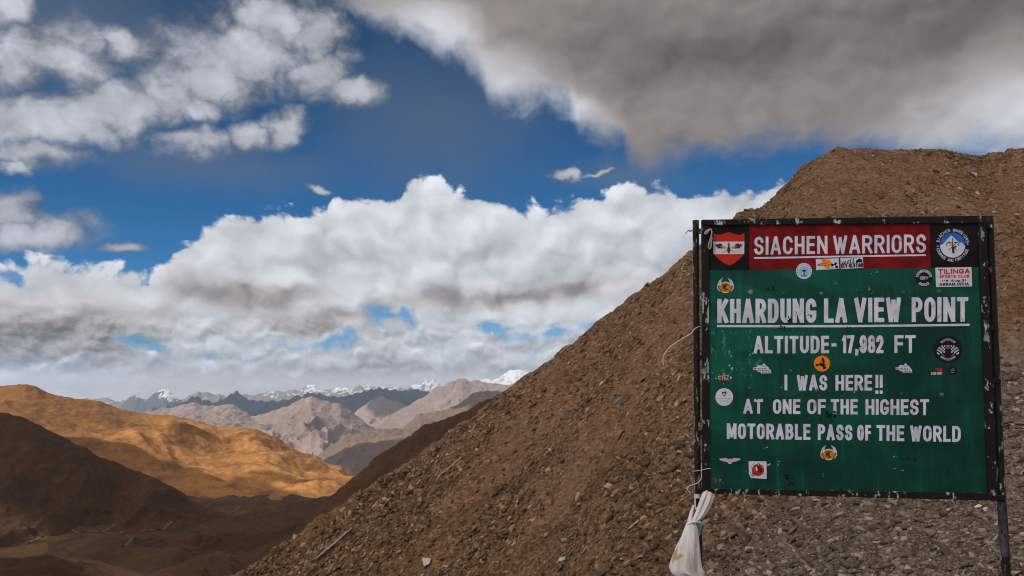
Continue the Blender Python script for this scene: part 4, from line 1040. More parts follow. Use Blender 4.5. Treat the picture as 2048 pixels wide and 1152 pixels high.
def s_til(mb, o):
    mb.poly([(1870.6,535.4),(1942.8,534.2),(1944.3,572.6),(1872,574)], K_white, o)
    word(mb, 'TILINGA', R4(1876,538.2,1939.8,536.8,1940,547.2,1876.4,548.6), 2.7, K_red, o+.0003, gap=.5, jit=0)
    word(mb, 'SPORTS', R4(1878.8,550.2,1912,549.7,1912,555.7,1878.8,556.2), 1.6, K_red, o+.0003, gap=.7, jit=0); word(mb, 'CLUB', R4(1916,549.7,1939,549.2,1939,555.2,1916,555.7), 1.6, K_red, o+.0003, gap=.7, jit=0)
    word(mb, '1-8', R4(1884,559.3,1896.5,559.2,1896.5,562.9,1884,563), 1.3, K_black, o+.0003, gap=1., jit=0); word(mb, 'Aug.21', R4(1901.6,558.8,1932.2,558.3,1932.2,562.8,1901.6,563.2), 1.3, K_black, o+.0003, gap=.8, jit=0)
    word(mb, 'ASSAM,INDIA', R4(1878.7,565.7,1938,564.8,1938,570.7,1878.7,571.8), 1.6, K_black, o+.0003, gap=.6, jit=0)
sticker('white rectangular sticker reading TILINGA SPORTS CLUB', s_til)
def s_orb(mb, o):
    mb.disc(1644, 727, 16, K_orange, o)
    mb.disc(1633.6, 730.5, 2.6, K_black, o+.0003); mb.disc(1648.6, 735, 3.4, K_black, o+.0003)
    mb.poly([(1633,731),(1638,727.5),(1644,726),(1652,729),(1650,731),(1645,733.5),(1640,731)], K_black, o+.0005)
    mb.poly([(1644,727),(1646,722),(1643,719),(1646,716.5),(1649,719.5),(1649.5,726)], K_black, o+.0006); mb.ribbon([(1645,721),(1640,726)], 1.5, K_black, o+.0007); mb.disc(1645.6, 717.5, 2, K_black, o+.0008)
    dashes(mb, 1638, 1650, 713.8, 1.1, K_dorange, o+.0003, 5)
sticker('bright orange round sticker with a dirt bike rider', s_orb)
def s_tube(cx, cy, k):
    def f(mb, o):
        q = lambda pts: [(cx+x*k, cy+y*k) for x, y in pts]
        mb.poly(q([(-18,-3),(-11,-4),(-10,-7),(-6,-7.5),(-1,-7),(2,-11),(5,-10.5),(8,-6),(13,-3.5),(13,-.5),(17,2),(18,8.6),(-2,8.8),(-4,6),(-9,5.4),(-10,2.5),(-18,2)]), K_white, o)
        mb.poly(q([(-9,-4),(-2,-6),(2,-10),(5,-8),(8,-4),(3,-3)]), K_sky, o+.0003)
        mb.poly(q([(-17,-2.4),(-12,-2.4),(-12,1.4),(-17,1.4)]), K_red, o+.0003); mb.poly(q([(-15.4,-1.6),(-13.3,-.5),(-15.4,.6)]), K_white, o+.0005)
        for (x0, x1, y) in ((-10,9,-.6),(-8,14,2.8),(-1,17,6.2)):
            dashes(mb, cx+x0*k, cx+x1*k, cy+y*k, 2.1*k, K_plum if k > .95 else K_black, o+.0004, 6)
    return f
sticker('white cut-out sticker of blue mountains beside a dark rubbed patch', s_tube(1524.5, 738, 1.0)); sticker('white cut-out sticker of blue mountains near the black round sticker', s_tube(1808, 737, .92))
def s_hin(mb, o):
    mb.poly([(1435,757),(1441,750.5),(1446,748),(1452,750.5),(1459,756),(1453,763),(1447,766),(1441,763)], K_brown, o)
    mb.poly([(1460.5,752.5),(1464.3,755.5),(1460.5,758.8)], K_white, o); mb.ribbon([(1432,757.3),(1434,757.5)], 1.5, K_tan, o)
    mb.ribbon([(1436,752.5),(1457,751)], 1.2, K_tan, o+.0003)
    for x in (1440, 1444.6, 1449.4, 1456): mb.ribbon([(x,752),(x,760.3)], 1.3, K_tan, o+.0004)
    mb.ribbon([(1437,753),(1437,758),(1440,758)], 1.2, K_tan, o+.0005); mb.ribbon([(1445,756.5),(1448.8,755)], 1.2, K_tan, o+.0005)
    mb.ribbon([(1451,756)]+arc(1453,757.5,1.8,2,180,-160), 1.1, K_tan, o+.0005); mb.ribbon([(1449,752),(1447,748.8),(1451,747.6)], 1, K_tan, o+.0006); mb.disc(1438.5, 749.6, .9, K_tan, o+.0005, n=8)
    mb.ribbon([(1446.5,745),(1446.5,748)], .8, K_tan, o); mb.ribbon([(1447.5,766),(1447.5,768)], .8, K_tan, o)
sticker('small brown arrow sticker with Hindi lettering', s_hin)
def s_face(mb, o):
    cx, cy = 1448.5, 794
    mb.disc(cx, cy, 17.7, K_white, o); mb.poly([(cx-5,cy-8),(cx-4,cy-11),(cx-1,cy-10),(cx+2,cy-11.5),(cx+4.5,cy-10),(cx+4.6,cy-6),(cx-3.6,cy-5.6)], K_plum, o+.0003)
    mb.disc(cx, cy-4.6, 3.2, K_tan, o+.0004); mb.poly([(cx-2.6,cy-3.6),(cx+2.8,cy-3.6),(cx+1.6,cy-1.2),(cx-1,cy-1)], K_plum, o+.0006)
    dashes(mb, cx-11, cx-7, cy-2.6, 1.2, K_grey, o+.0003, 3); dashes(mb, cx+7, cx+11, cy-2.6, 1.2, K_grey, o+.0003, 3)
    dashes(mb, cx-15, cx+15.5, cy+3.2, 2.0, K_grey, o+.0003, 11); mb.ribbon([(cx-12,cy+6.4),(cx+12,cy+6.2)], .5, K_grey, o+.0003); dashes(mb, cx-8, cx+8, cy+9, .7, K_grey, o+.0003, 5)
sticker('white round sticker with a small dark haired face', s_face)
def s_chk(mb, o):
    cx, cy = 1896, 699
    mb.disc(cx, cy, 29, K_black, o, 27)
    band = lambda a0, a1, r0, r1: [(cx+r1*math.sin(math.radians(a)),cy-r1*math.cos(math.radians(a))) for a in np.linspace(a0,a1,12)]+[(cx+r0*math.sin(math.radians(a)),cy-r0*math.cos(math.radians(a))) for a in np.linspace(a1,a0,12)]
    mb.poly(band(-46, 46, 17.5, 22), K_grey, o+.0002); mb.poly(band(134, 226, 17.5, 22), K_grey, o+.0002)
    dashes(mb, cx-12, cx+13, cy-18.6, 2.3, K_black, o+.0004, 9); dashes(mb, cx-12, cx+13, cy+19.4, 2.3, K_black, o+.0004, 9)
    for sg in (-1, 1):
        for i in range(6):
            for j in range(5):
                if (i+j) % 2: continue
                x = cx+sg*(5.5+i*2.7+j*0.2); y = cy-10+j*3.0+i*.9+ (abs(i-2)*.6)
                mb.poly([(x,y),(x+sg*2.5,y+.8),(x+sg*2.3,y+3.5),(x-sg*.2,y+2.8)], K_white, o+.0003)
        mb.ribbon([(cx+sg*20,cy-2),(cx+sg*21,cy+1),(cx+sg*7,cy+13)], .9, K_grey, o+.0003)
    mb.disc(cx, cy-4, 3.2, K_grey, o+.0004); mb.disc(cx, cy-3.4, 1.8, K_black, o+.0006); mb.ribbon([(cx-2.4,cy-8),(cx+2.6,cy-8)], 1.3, K_grey, o+.0005)
sticker('black round sticker with crossed chequered flags', s_chk)
def s_bike(mb, o):
    mb.poly([(1869.5,740),(1872,736.5),(1884.5,736.5),(1884.5,743.6),(1876,742.5)], K_red, o); mb.ribbon([(1873,739),(1875,742),(1877,738)], 1, K_black, o+.0002)
    word(mb, 'BIKE', R4(1862.5,744.6,1872.5,744.4,1872.5,749.4,1862.5,749.8), 1.3, K_white, o, gap=.6, jit=0); word(mb, 'POINT', R4(1874,744.4,1884.3,744,1884.3,749,1874,749.4), 1.2, K_white, o, gap=.5, jit=0)
sticker('tiny red and white sticker beside a small dark disc', s_bike)
def s_dark(mb, o):
    mb.disc(1905, 740.5, 9.3, K_black, o); mb.ribbon([(1901,740.5),(1909,740)], 1.3, K_grey, o+.0002); mb.ribbon([(1904,736.5),(1906.5,736.5)], 1, K_grey, o+.0002); mb.ribbon([(1902,744.5),(1908,744.5)], 1, K_grey, o+.0002)
sticker('small dark round sticker under the chequered flags', s_dark)
def s_wing(mb, o):
    cx, cy = 1459.8, 921
    for sg in (-1, 1):
        mb.poly([(cx+sg*4,cy-3.4),(cx+sg*9,cy-4.6),(cx+sg*21.5,cy-3.6),(cx+sg*19,cy-.6),(cx+sg*13,cy+1.6),(cx+sg*5,cy+3)], K_tan if False else K_white, o)
        for d in (-2, 0.2): mb.ribbon([(cx+sg*8,cy+d),(cx+sg*18,cy+d-.6)], .6, K_grey, o+.0003)
        mb.ribbon([(cx+sg*3,cy-4),(cx+sg*7,cy),(cx+sg*5,cy+2.6)], .8, K_red, o+.0004)
    mb.disc(cx, cy+1.6, 5, K_white, o+.0005); mb.disc(cx, cy+1.6, 3.4, K_red, o+.0007); mb.disc(cx, cy+1.6, 2.8, K_white, o+.0009); mb.ribbon([(cx-1.6,cy+1.6),(cx+1.6,cy+1.4)], 1.4, K_red, o+.0011)
sticker('white winged badge sticker near the bottom corner', s_wing)
def s_sq(mb, o):
    mb.poly([(1497.2,922.2),(1533,923),(1533.2,958),(1502.6,956),(1497.8,948.6)], K_white, o)
    mb.disc(1516, 940, 12.2, K_red, o+.0003)
    mb.poly([(1514,930),(1517,925.5),(1520,928),(1521,934),(1526,941),(1522,946),(1517,943),(1513,944),(1511,938)], K_brown, o+.0005); mb.poly([(1511,935),(1514,933),(1515.5,941),(1512,942.5)], K_white, o+.0007)
    mb.disc(1507, 948, 3.6, K_plum, o+.0006); mb.disc(1506.6, 949, 2, K_grey, o+.0008); mb.disc(1516.8, 929.5, 1.7, K_tan, o+.0008)
    mb.ribbon([(1501.5,944),(1502,950),(1507,953.5)], .8, K_plum, o+.0004); mb.ribbon([(1524,943),(1529,948)], .9, K_plum, o+.0006); mb.disc(1526.4, 930.8, 1, K_black, o+.0004, n=10)
    mb.ribbon([(1502,938),(1504,931),(1509,926)], .7, K_plum, o+.0004)
sticker('square white sticker with a red disc and a torn corner', s_sq)

# bolts
def bolt(u, v, r, m):
    me = bpy.data.meshes.new('bolt'); n = 12; p = on_board(u, v, 0.0); R = r/F*4.8
    vv, ff = [], []
    for k, (rr, h) in enumerate(((1, 0.0006), (.95, .003), (.7, .0055), (.3, .0068))):
        vv += [(p[0]+R*rr*math.cos(2*math.pi*i/n), -h, p[2]+R*rr*math.sin(2*math.pi*i/n)) for i in range(n)]
    for k in range(3):
        for i in range(n): ff.append([k*n+i, k*n+(i+1) % n, (k+1)*n+(i+1) % n, (k+1)*n+i])
    ff.append([3*n+i for i in range(n)]); me.from_pydata(vv, [], ff)
    return link('bolt', me, m, sign, smooth=True)
for (u, v, r, m) in [(1501.5,584.5,5.4,M_brass),(1642.4,587,3.2,M_brass),(1715.8,583,3.6,M_steel),(1806.5,585,4.2,M_steel),(1878.5,583.5,5.4,M_steel),(1499.5,776,3.8,M_steel),(1563.8,775.6,3.4,M_steel),(1803.8,788,4.4,M_steel),(1884,790,4.6,M_steel),(1634,780,3.6,M_rust),(1567,588,3.6,M_steel),(1709,784.5,2.4,M_brass)]:
    bolt(u, v, r, m)
# chipped and rusty spots, one ragged flake each, gathered by colour
def chips(spots, m, name, seed):
    r = random.Random(seed)
    for k, (u, v, s_, n_) in enumerate(spots):
        mb = MB()
        for _ in range(n_):
            a, b, q = u+r.gauss(0, s_*1.2), v+r.gauss(0, s_*1.0), s_*r.uniform(.25, .75)
            nn = r.randint(5, 8)
            mb.poly([(a+q*r.uniform(.5, 1.3)*math.cos(2*math.pi*i/nn), b+q*r.uniform(.5, 1.3)*math.sin(2*math.pi*i/nn)) for i in range(nn)], m, 0.0022+0.00005*(len(mb.f) % 12))
        mb.build(name, sign)
chips([(1548,575,4.2,9),(1575,637,4.0,7),(1568,652,3.4,6),(1566,660,3.4,6),(1548,660,2.4,4),(1613,625,3.0,5),(1592,627,2.0,4),(1614,578,1.6,3),(1658,790,2.6,4),(1516,798,2,5),(1552,798,1.6,3),(1572,954,4,8),(1655,832,4,9),(1667,830,4,7),(1640,836,3,5),(1580,965,4,6),(1820,918,4.5,6),(1914,798,2.2,7),(1896,945,3,3),(1696,658,3,4),(1925,640,1.4,3),(1894,706,1,1),(1700,600,1.2,3)], M_chip, 'paint_chip', 3)
chips([(1668,566,3.0,3),(1740,573,2.6,4),(1748,545,2.2,4),(1746,585,1.8,3),(1766,579,1,1),(1426,745,1.5,2),(1531,896,2.2,3),(1537,930,2.6,6),(1557,925,2.0,4),(1645,950,1.6,3),(1459,708,2.4,4),(1502,707,2.4,4),(1445,662,1.6,4),(1446,700,1.4,4),(1428,700,1.4,3),(1582,740,1.8,3),(1460,738,3,4),(1790,938,1.3,5),(1805,940,1.3,5),(1790,912,1.6,6)], M_pale, 'paint_chip', 4)
chips([(1434,962,4,9),(1424,960,2,4),(1420,708,2.2,5),(1470,740,2,3),(1490,942,2,2),(1877,634,2.2,4),(1501,585,2.4,4),(1446,756,1,1)], M_rust, 'rust_mark', 5)
# wrapped sticker on each post below the board
mb = MB()
def wrap(pts, half, m, name, label, patt):
    P = [np.array(on_board(u, v, -0.035)) for u, v in pts]; n = 16; vv, ff, mm = [], [], []
    R = half
    for k in range(13):
        c = P[0]+(P[1]-P[0])*k/12
        vv += [(c[0]+R*math.cos(-math.pi+math.pi*i/n), c[1]+R*math.sin(-math.pi+math.pi*i/n), c[2]) for i in range(n+1)]
    r = random.Random(8)
    for k in range(12):
        for i in range(n): a = k*(n+1)+i; ff.append([a, a+n+1, a+n+2, a+1]); mm.append(1 if patt(k, i, r) else 0)
    me = bpy.data.meshes.new(name); me.from_pydata(vv, [], ff); o = link(name, me, list(m), sign, smooth=True); me.polygons.foreach_set('material_index', mm); o['label'] = label
wrap([(1395.5,987),(1396.8,1022)], RAD+.0012, (K_white, K_black), 'post_sticker', 'black and white sticker wrapped round the post', lambda k, i, r: (3 <= k <= 8 and 4 <= i <= 9 and not (k == 5 and i > 8)) or (k >= 9 and i > 10) or (k < 3 and i > 12) or (k > 9 and 6 < i < 9))
K_film = paint('dusty_film', (0.085, 0.072, 0.075), 0.4, 0.35)
wrap([(2003.2,1003),(2010.4,1112)], RAD*1.2+.0012, (K_film, K_black), 'post_sticker', 'grey worn film wrapped round the post', lambda k, i, r: r.random() < .10)

# ------------------------------------------------------------------ things tied to the sign
def tube(name, pts, r, m, label, cat, smoothn=3, local=True, group=None):
    P = np.array([on_board(u, v, o) for u, v, o in pts])
    for _ in range(smoothn):
        Q = [P[0]]
        for a, b in zip(P[:-1], P[1:]): Q += [a*.75+b*.25, a*.25+b*.75]
        Q.append(P[-1]); P = np.array(Q)
    n = 8; vv, ff = [], []
    for i, p in enumerate(P):
        d = P[min(i+1, len(P)-1)]-P[max(i-1, 0)]; d /= np.linalg.norm(d)+1e-12
        a = np.cross(d, (0.3, 1, 0.2)); a /= np.linalg.norm(a); b = np.cross(d, a)
        vv += [tuple(p+r*(a*math.cos(2*math.pi*k/n)+b*math.sin(2*math.pi*k/n))) for k in range(n)]
    for i in range(len(P)-1):
        for k in range(n): a = i*n+k; b = i*n+(k+1) % n; ff.append([a, b, b+n, a+n])
    ff.append(list(range(n))[::-1]); ff.append([len(vv)-n+k for k in range(n)])
    me = bpy.data.meshes.new(name); me.from_pydata(vv, [], ff)
    o = link(name, me, m, None, smooth=True); o.location = sign.location; o.rotation_euler = sign.rotation_euler
    return tag(o, label, cat, group)
M_cord = paint('white_plastic_cord', (0.62, 0.60, 0.60), 0.5, 0.06); M_wire = paint('dark_wire', (0.05, 0.045, 0.04), 0.5, 0.2); M_twine = paint('dirty_white_twine', (0.50, 0.46, 0.42), 0.8, 0.12)
tube('cable_tie', [(1402,653.5,-.02),(1397,653.5,-.005),(1391,656,.012),(1385.5,661,.02),(1384,666,.02),(1372,673,.03),(1350,686,.045),(1335,698,.05),(1326,713,.05),(1325.5,722,.05),(1327,730.5,.05)], .0026, M_cord, 'long white plastic tie curving out from the middle of the sign post', 'cable tie')
tube('cable_tie', [(1384,942.5,-.01),(1390,942,.014),(1402,940.5,.020),(1412,938,.022),(1421.5,936.5,.022)], .0018, M_cord, 'short straight white tie across the post near the bottom of the sign', 'cable tie')
tube('cable_tie', [(1403,927,-.01),(1403,950,.012),(1402,960,.016),(1394,967,.018),(1382,970.5,.02),(1374,975,.02),(1374,980,.02),(1381,985.5,.02)], .0021, M_cord, 'hooked white tie round the post just above the cloth bag', 'cable tie')
tube('wire', [(1371,467,.0),(1376,461,.01),(1381,459.5,.014),(1384,462,.014),(1379,463.5,.014),(1377,460,.014),(1383,460.5,.014),(1398,461,.018),(1418,459.5,.02),(1424,460,.02)], .0022, M_wire, 'thin dark wire twisted round the top of the sign post', 'wire')
tube('twine', [(1418,459,.02),(1411,463,.024),(1409,467,.024),(1413,468,.024),(1417,462,.026),(1421,457,.026),(1424,462,.026),(1423,470,.026),(1421,478,.026),(1418,486,.026),(1416.5,494,.026),(1419,499,.026),(1422,494,.026),(1422.5,486,.026),(1424,474,.024)], .0040, M_twine, 'knotted dirty white twine loop hanging at the corner beside the shield', 'twine')

# cloth bag knotted on the post
def b_cloth(nt, P, O, g):
    n = noise(nt, O, 7.0, 5, 0.6); weave = noise(nt, scaled(nt, O, (220, 220, 220)), 1.0, 2, 0.5)
    k = mix(nt, n.sstep(0.35, 0.7), (0.60, 0.52, 0.47), (0.72, 0.66, 0.63))
    st = nt.nodes.new('ShaderNodeVectorMath'); st.operation = 'DISTANCE'; nt.links.new(O.k, st.inputs[0]); st.inputs[1].default_value = STAIN
    s_ = (V(nt, st.outputs['Value'])*-1.0 + 0.050 + (noise(nt, O, 30.0, 4, 0.6)-0.5)*0.085).sstep(-0.002, 0.012)
    k = mix(nt, s_*0.8, k, (0.40, 0.21, 0.035))
    cr = noise(nt, scaled(nt, O, (26, 26, 5)), 1.0, 4, 0.6, dist=0.8)
    return k, weave*0.12 + cr*1.6
STAIN = on_board(1351.5, 1110, .10)
M_cloth = mat('dirty_white_cloth', b_cloth, 0.85, 0.1, bump=(0.55, 0.012))
bag = bpy.data.objects.new('cloth_bag', None); col.objects.link(bag); bag.location = sign.location; bag.rotation_euler = sign.rotation_euler
tag(bag, 'dirty white cloth bag with a yellow stain knotted round the sign post', 'bag')
def loft(name, rows, depth, m, parent, folds=0.18, seed=1, oc=0.03, n=40):
    """rows = (left u, right u, v) ; closed sack with folds"""
    R = [np.array(r, float) for r in rows]; D = []
    for a, b in zip(R[:-1], R[1:]): D += [a+(b-a)*i/6 for i in range(6)]
    D.append(R[-1]); D = np.array(D)
    for _ in range(4): D[1:-1] = (D[:-2]+2*D[1:-1]+D[2:])/4
    vv, ff = [], []
    L_ = len(D)
    for i, (a, b, v) in enumerate(D):
        pl, pr = np.array(on_board(a, v, oc)), np.array(on_board(b, v, oc))
        c = (pl+pr)/2; h = (pr[0]-pl[0])/2; t = i/(L_-1)
        for k in range(n):
            th = 2*math.pi*k/n
            f = 1+folds*(math.sin(th*3+seed+t*1.2)*.5+math.sin(th*5+2*seed-t*2.0)*.35+math.sin(th*9+seed*3+t*4)*.2)*(0.35+0.65*min(1, t*1.5))
            vv.append((c[0]+h*math.cos(th)*(1+(f-1)*.35), c[1]-depth(t)*h*math.sin(th)*f, pl[2]+(pr[2]-pl[2])*(.5+.5*math.cos(th))+0.006*math.sin(th*4+seed+t*9)*folds*3))
    for i in range(L_-1):
        for k in range(n): a = i*n+k; b = i*n+(k+1) % n; ff.append([a, a+n, b+n, b])
    ff.append(list(range(n))); ff.append([len(vv)-1-k for k in range(n)])
    me = bpy.data.meshes.new(name); me.from_pydata(vv, [], ff)
    import bmesh
    bm = bmesh.new(); bm.from_mesh(me); bmesh.ops.recalc_face_normals(bm, faces=bm.faces); bm.to_mesh(me); bm.free()
    return link(name, me, m, parent, smooth=True)
loft('sack', [(1374,1389,1046),(1371,1393,1052),(1365,1396,1064),(1358.5,1397.5,1080),(1350,1398.5,1098),(1342.5,1399.5,1120),(1337,1401,1138),(1340,1404.5,1144),(1352,1407,1151),(1362,1408.5,1158),(1372,1407,1165)], lambda t: .75, M_cloth, bag, .42, 1.3, .085)
loft('sack_neck', [(1376,1386,1036),(1374.5,1389,1041),(1375,1391,1047),(1378,1389,1051)], lambda t: 1.1, M_cloth, bag, .2, 2.1, .075)
# twisted cloth that goes up from the knot, round the post and back
def sheet(name, A, B, m, parent, nn=14, thick=.004, fold=.006, seed=0):
    """cloth between two edges given as (u, v, out)"""
    def dense(E, n):
        P = np.array([on_board(*e) for e in E])
        for _ in range(3):
            Q = [P[0]]
            for a, b in zip(P[:-1], P[1:]): Q += [a*.75+b*.25, a*.25+b*.75]
            Q.append(P[-1]); P = np.array(Q)
        s_ = np.linspace(0, len(P)-1, n); i0 = s_.astype(int).clip(0, len(P)-2)
        return P[i0]*(1-(s_-i0))[:, None]+P[i0+1]*(s_-i0)[:, None]
    n = 40; a, b = dense(A, n), dense(B, n); fr = np.linspace(0, 1, nn)
    G = a[:, None]*(1-fr)[None, :, None]+b[:, None]*fr[None, :, None]
    tt_ = np.linspace(0, 1, n)[:, None]
    G[..., 1] += fold*np.sin(fr[None]*14+seed+tt_*2)+fold*.6*np.sin(fr[None]*25+seed*2-tt_*3) - .018*np.sin(fr*math.pi)[None]
    Bk = G.copy(); Bk[..., 1] += thick
    F1_ = grid_faces(n, nn); v = np.vstack([G.reshape(-1, 3), Bk.reshape(-1, 3)]); N = n*nn
    idx = np.arange(N).reshape(n, nn); e = np.concatenate([idx[0], idx[1:, -1], idx[-1, :-1][::-1], idx[1:-1, 0][::-1]])
    sd = np.stack([e, np.roll(e, -1), np.roll(e, -1)+N, e+N], -1)
    return link(name, mesh_np(name, v, np.vstack([F1_, F1_[:, ::-1]+N, sd[:, ::-1]])), m, parent, smooth=True)
sheet('cloth_loop', [(1383,1042,.08),(1390,1028,.06),(1398,1005,.04),(1406,984,.02),(1409,978,.0)], [(1390,1046,.08),(1404,1039,.06),(1415,1026,.05),(1425,1005,.035),(1429,988,.01)], M_cloth, bag, seed=.4)
sheet('cloth_loop', [(1376,1044,.07),(1377,1034,.05),(1380,1022,.02),(1386,1010,.01)], [(1382,1041,.07),(1386,1030,.05),(1389,1018,.02),(1391,1009,.01)], M_cloth, bag, fold=.002, seed=2.)
sheet('cloth_loop', [(1374,1046,.085),(1381,1040,.09),(1392,1041,.085),(1402,1042,.06)], [(1378,1049,.085),(1385,1046,.09),(1394,1046,.085),(1402,1046,.06)], M_cloth, bag, fold=.002, seed=3.)
M_teal = paint('pale_turquoise_cloth', (0.28, 0.50, 0.50), 0.8, 0.15)
sheet('cloth_scrap', [(1394.5,1045,.07),(1394,1056,.06),(1395.5,1068,.05),(1397,1072,.045)], [(1404,1044,.03),(1404,1054,.03),(1402,1064,.03),(1400,1071,.035)], M_teal, bag, fold=.002, seed=5.)['label'] = 'pale turquoise scrap of cloth'

# ------------------------------------------------------------------ single stones, snow and scraps on the slope
import bmesh
def stone_mesh(seed, flat_, m):
    r = random.Random(seed)
    bm = bmesh.new(); bmesh.ops.create_icosphere(bm, subdivisions=3, radius=1.0)
    for _ in range(11):                                        # break flat faces off it
        d = Vector((r.gauss(0, 1), r.gauss(0, 1), r.gauss(0, 1))).normalized(); c0_ = r.uniform(.45, .8)
        for v in bm.verts:
            q = v.co.dot(d)
            if q > c0_: v.co -= d*(q-c0_)
    for v in bm.verts:
        v.co *= 1+r.uniform(-.025, .025); v.co.x *= r.uniform(.99, 1.01); v.co.z *= flat_
    me = bpy.data.meshes.new('rock'); bm.to_mesh(me); bm.free(); me.materials.append(m)
    return me
SM = {k: [stone_mesh(i*13+hash_, f, m) for i, f in enumerate((.35, .55, .8))] for hash_, (k, m) in zip(range(100, 900, 100), M_rock.items())}
def put_stone(u, v, wpx, kind, shape, label, tilt=0.0, cat='stone', group=None, asp=0.7, dn=.25, name='rock'):
    x, y, z = hill_hit(u, v); r = wpx/2/F*y
    o = bpy.data.objects.new(name, SM[kind][shape]); col.objects.link(o)
    o.location = (x, y, z+r*(.35-dn)); o.scale = (r*1.25, r*asp*1.25, r*1.1)
    e = .5; gx1 = (hill_base((x+e)/y, y)[0]-hill_base(x/y, y)[0])/e; gy1 = (hill_base(x/(y+e), y+e)[0]-hill_base(x/y, y)[0])/e
    o.rotation_euler = (max(-.6, min(.6, math.atan(float(gy1))*.7))+random.uniform(-.2, .2), max(-.6, min(.6, -math.atan(float(gx1))*.6))+tilt, random.uniform(-.5, .5))
    tag(o, label, cat, group); return o
for a in [(1890,1112,38,'dark',2,'big dark angular boulder by the foot of the right post of the sign',.35),
          (1956,1011,15,'white',1,'white stone just under the bottom right corner of the sign, left of its neighbour',-.3),
          (1972,1017,15,'white',2,'white stone just under the bottom right corner of the sign, nearest the post',.2),
          (1484,1015,18,'grey',1,'flat grey stone just below the bottom bar of the sign near the cloth bag',0),
          (1434,1131,15,'tan',2,'pale orange stone lying to the right of the bottom of the bag',.2),
          (1461,1078,14,'grey',1,'dark grey stone right of the bag, halfway down it',0),
          (1522,1089,17,'grey',1,'large dull grey stone well right of the bag',.1),
          (1420,1117,20,'dark',1,'dark brown block close to the right side of the bag',.1),
          (1547,1066,12,'tan',0,'upright tan splinter of rock below the square sticker',1.0),
          (1521,1134,10,'red',2,'round pinkish stone at the bottom edge right of the bag',0),
          (1541,1076,10,'white',1,'pale stone with a blue tint far right of the bag',0),
          (1915,1013,17,'grey',2,'grey block in the gravel under the right end of the sign',0),
          (1772,1010,14,'tan',0,'brown slab right below the middle of the bottom bar',0),
          (1354,732,13,'red',2,'reddish stone beside the end of the long white tie',0),
          (1316,744,15,'tan',0,'flat upright tan slab under the end of the long white tie',.9),
          (1239,878,26,'brown',0,'long thin brown slab lying aslant on the slope left of the sign',-.45),
          (1239,1131,16,'red',1,'orange brown stone at the bottom of the slope left of the bag',0),
          (1293,915,11,'red',1,'orange stone on the slope left of the lower half of the post',0),
          (1293,748,12,'brown',0,'brown slab left of the flat upright tan slab',.7),
          (1210,1148,34,'dark',0,'dark flat rock at the bottom edge of the photo left of the bag',0),
          (1248,804,24,'dark',2,'dark outcrop block on the slope level with the white face sticker',0),
          (1258,1040,14,'brown',1,'rounded brown rock in the lower slope left of the knot',0),
          (1085,978,16,'brown',1,'broad brown rock low on the open slope',0),
          (815,1005,12,'dark',2,'lone dark rock standing on the lower slope above the pale scraps',.2),
          (732,1016,10,'grey',1,'pale grey rock near the left edge of the scree slope',0),
          (1075,872,12,'grey',0,'small pale slab in the middle of the open slope',0)]:
    put_stone(*a[:6], tilt=a[6])
# the many that differ only by where they lie
rr = random.Random(21); kinds = ['brown']*6+['tan']*3+['grey']*2+['dark']*2+['red']; nput = 0
while nput < 250:
    u, v = rr.uniform(560, 2047), rr.uniform(480, 1150)
    p, s_ = ps(u, v)
    if s_ > float(np.interp(p, cP, cS))-.012: continue
    if 1384 < u < 2010 and 436 < v < 996: continue
    gravel = u > 1400 and v > 1000
    w = min(7+rr.paretovariate(2.2)*2.6, 20)
    k = rr.choice(['grey']*5+['tan']*3+['brown']*2+['dark']*2) if gravel else rr.choice(kinds)
    zone = 'in the gravel below the sign' if gravel else ('on the slope right of the sign' if u > 1985 else 'on the open slope left of the sign')
    put_stone(u, v, w, k, rr.randrange(3), f'loose {k if k != "red" else "reddish"} stone {zone}', rr.uniform(-.4, .4), group=f'{k if k != "red" else "reddish"} stones {zone}', asp=rr.uniform(.55, .9))
    nput += 1
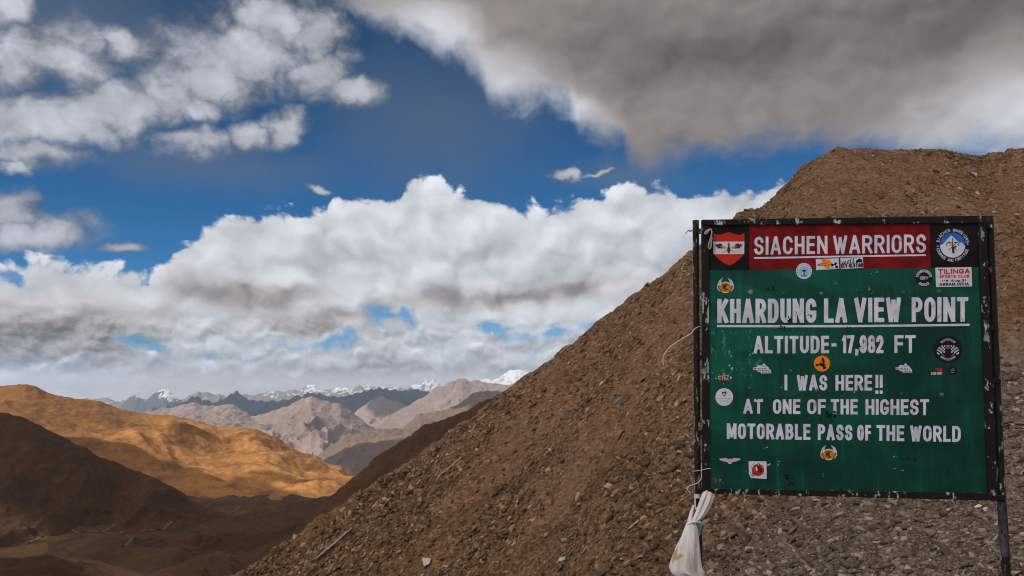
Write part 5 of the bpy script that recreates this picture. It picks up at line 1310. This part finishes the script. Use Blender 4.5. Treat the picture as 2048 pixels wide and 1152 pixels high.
# strips of old snow and pale scraps
M_snow = paint('old_snow', (0.50, 0.45, 0.40), 0.8, 0.14); M_dust = paint('dusty_snow', (0.33, 0.265, 0.205), 0.9, 0.16)
def drape(name, pts, label, cat, m, lift=.05, widths=None, group=None):
    P = [np.array(hill_hit(u, v)) for u, v in pts]; n = 7
    D = []
    for a, b in zip(P[:-1], P[1:]): D += [a+(b-a)*i/8 for i in range(8)]
    D.append(P[-1]); D = np.array(D); L_ = len(D); rs = np.random.default_rng(len(label))
    ws = np.interp(np.linspace(0, 1, L_), np.linspace(0, 1, len(widths)), widths)*rs.uniform(.75, 1.2, L_)
    G = np.empty((L_, n, 3))
    for j in range(n):
        f = j/(n-1)-.5
        yv = D[:, 1]; q = ws/F*yv*f*2
        x, y = D[:, 0]+q*.5, D[:, 1]+q*1.4
        G[:, j, 0], G[:, j, 1], G[:, j, 2] = x, y, hill_base(x/y, y)[0]+CZ+lift*(1-abs(f*2)**3)+.07+rs.uniform(-.04, .04, L_)
    lo = G.copy(); lo[..., 2] -= .45
    N = L_*n; idx = np.arange(N).reshape(L_, n); e = np.concatenate([idx[0], idx[1:, -1], idx[-1, :-1][::-1], idx[1:-1, 0][::-1]])
    sd = np.stack([e, np.roll(e, -1), np.roll(e, -1)+N, e+N], -1); gf = grid_faces(L_, n)
    o = link(name, mesh_np(name, np.vstack([G.reshape(-1, 3), lo.reshape(-1, 3)]), np.vstack([gf, gf[:, ::-1]+N, sd])), m)
    return tag(o, label, cat, group)
drape('snow_strip', [(632,1120),(650,1104),(672,1086),(690,1070),(705,1058)], 'long thin strip of old snow low on the slope at the left', 'snow', M_dust, .05, (2, 3.6, 3.6, 3, 1))
drape('snow_strip', [(882,951),(898,938),(912,926),(924,916)], 'short thin strip of old snow halfway up the slope', 'snow', M_dust, .05, (1, 2.2, 2.2, 1))
drape('snow_patch', [(845,1122),(853,1127),(861,1126)], 'ragged pale snow patch near the bottom of the slope', 'snow', M_snow, .10, (2, 7, 3))
drape('snow_patch', [(1012,1104),(1020,1100),(1027,1097)], 'small pale scrap on the bottom slope', 'snow', M_snow, .08, (1.5, 4.5, 1.5))
drape('snow_patch', [(1116,1128),(1123,1123),(1131,1121)], 'curved white scrap with a dark hollow at the bottom of the slope', 'snow', M_snow, .08, (3, 3, 1.5))
drape('snow_patch', [(1938,354),(1946,352),(1954,353)], 'tiny upper white snow fleck near the skyline above the sign', 'snow', M_snow, .25, (1.5, 3, 1.5))
drape('snow_patch', [(1908,398),(1916,394.5),(1925,393)], 'tiny lower white snow fleck above the sign', 'snow', M_snow, .25, (1.5, 4, 1.5))
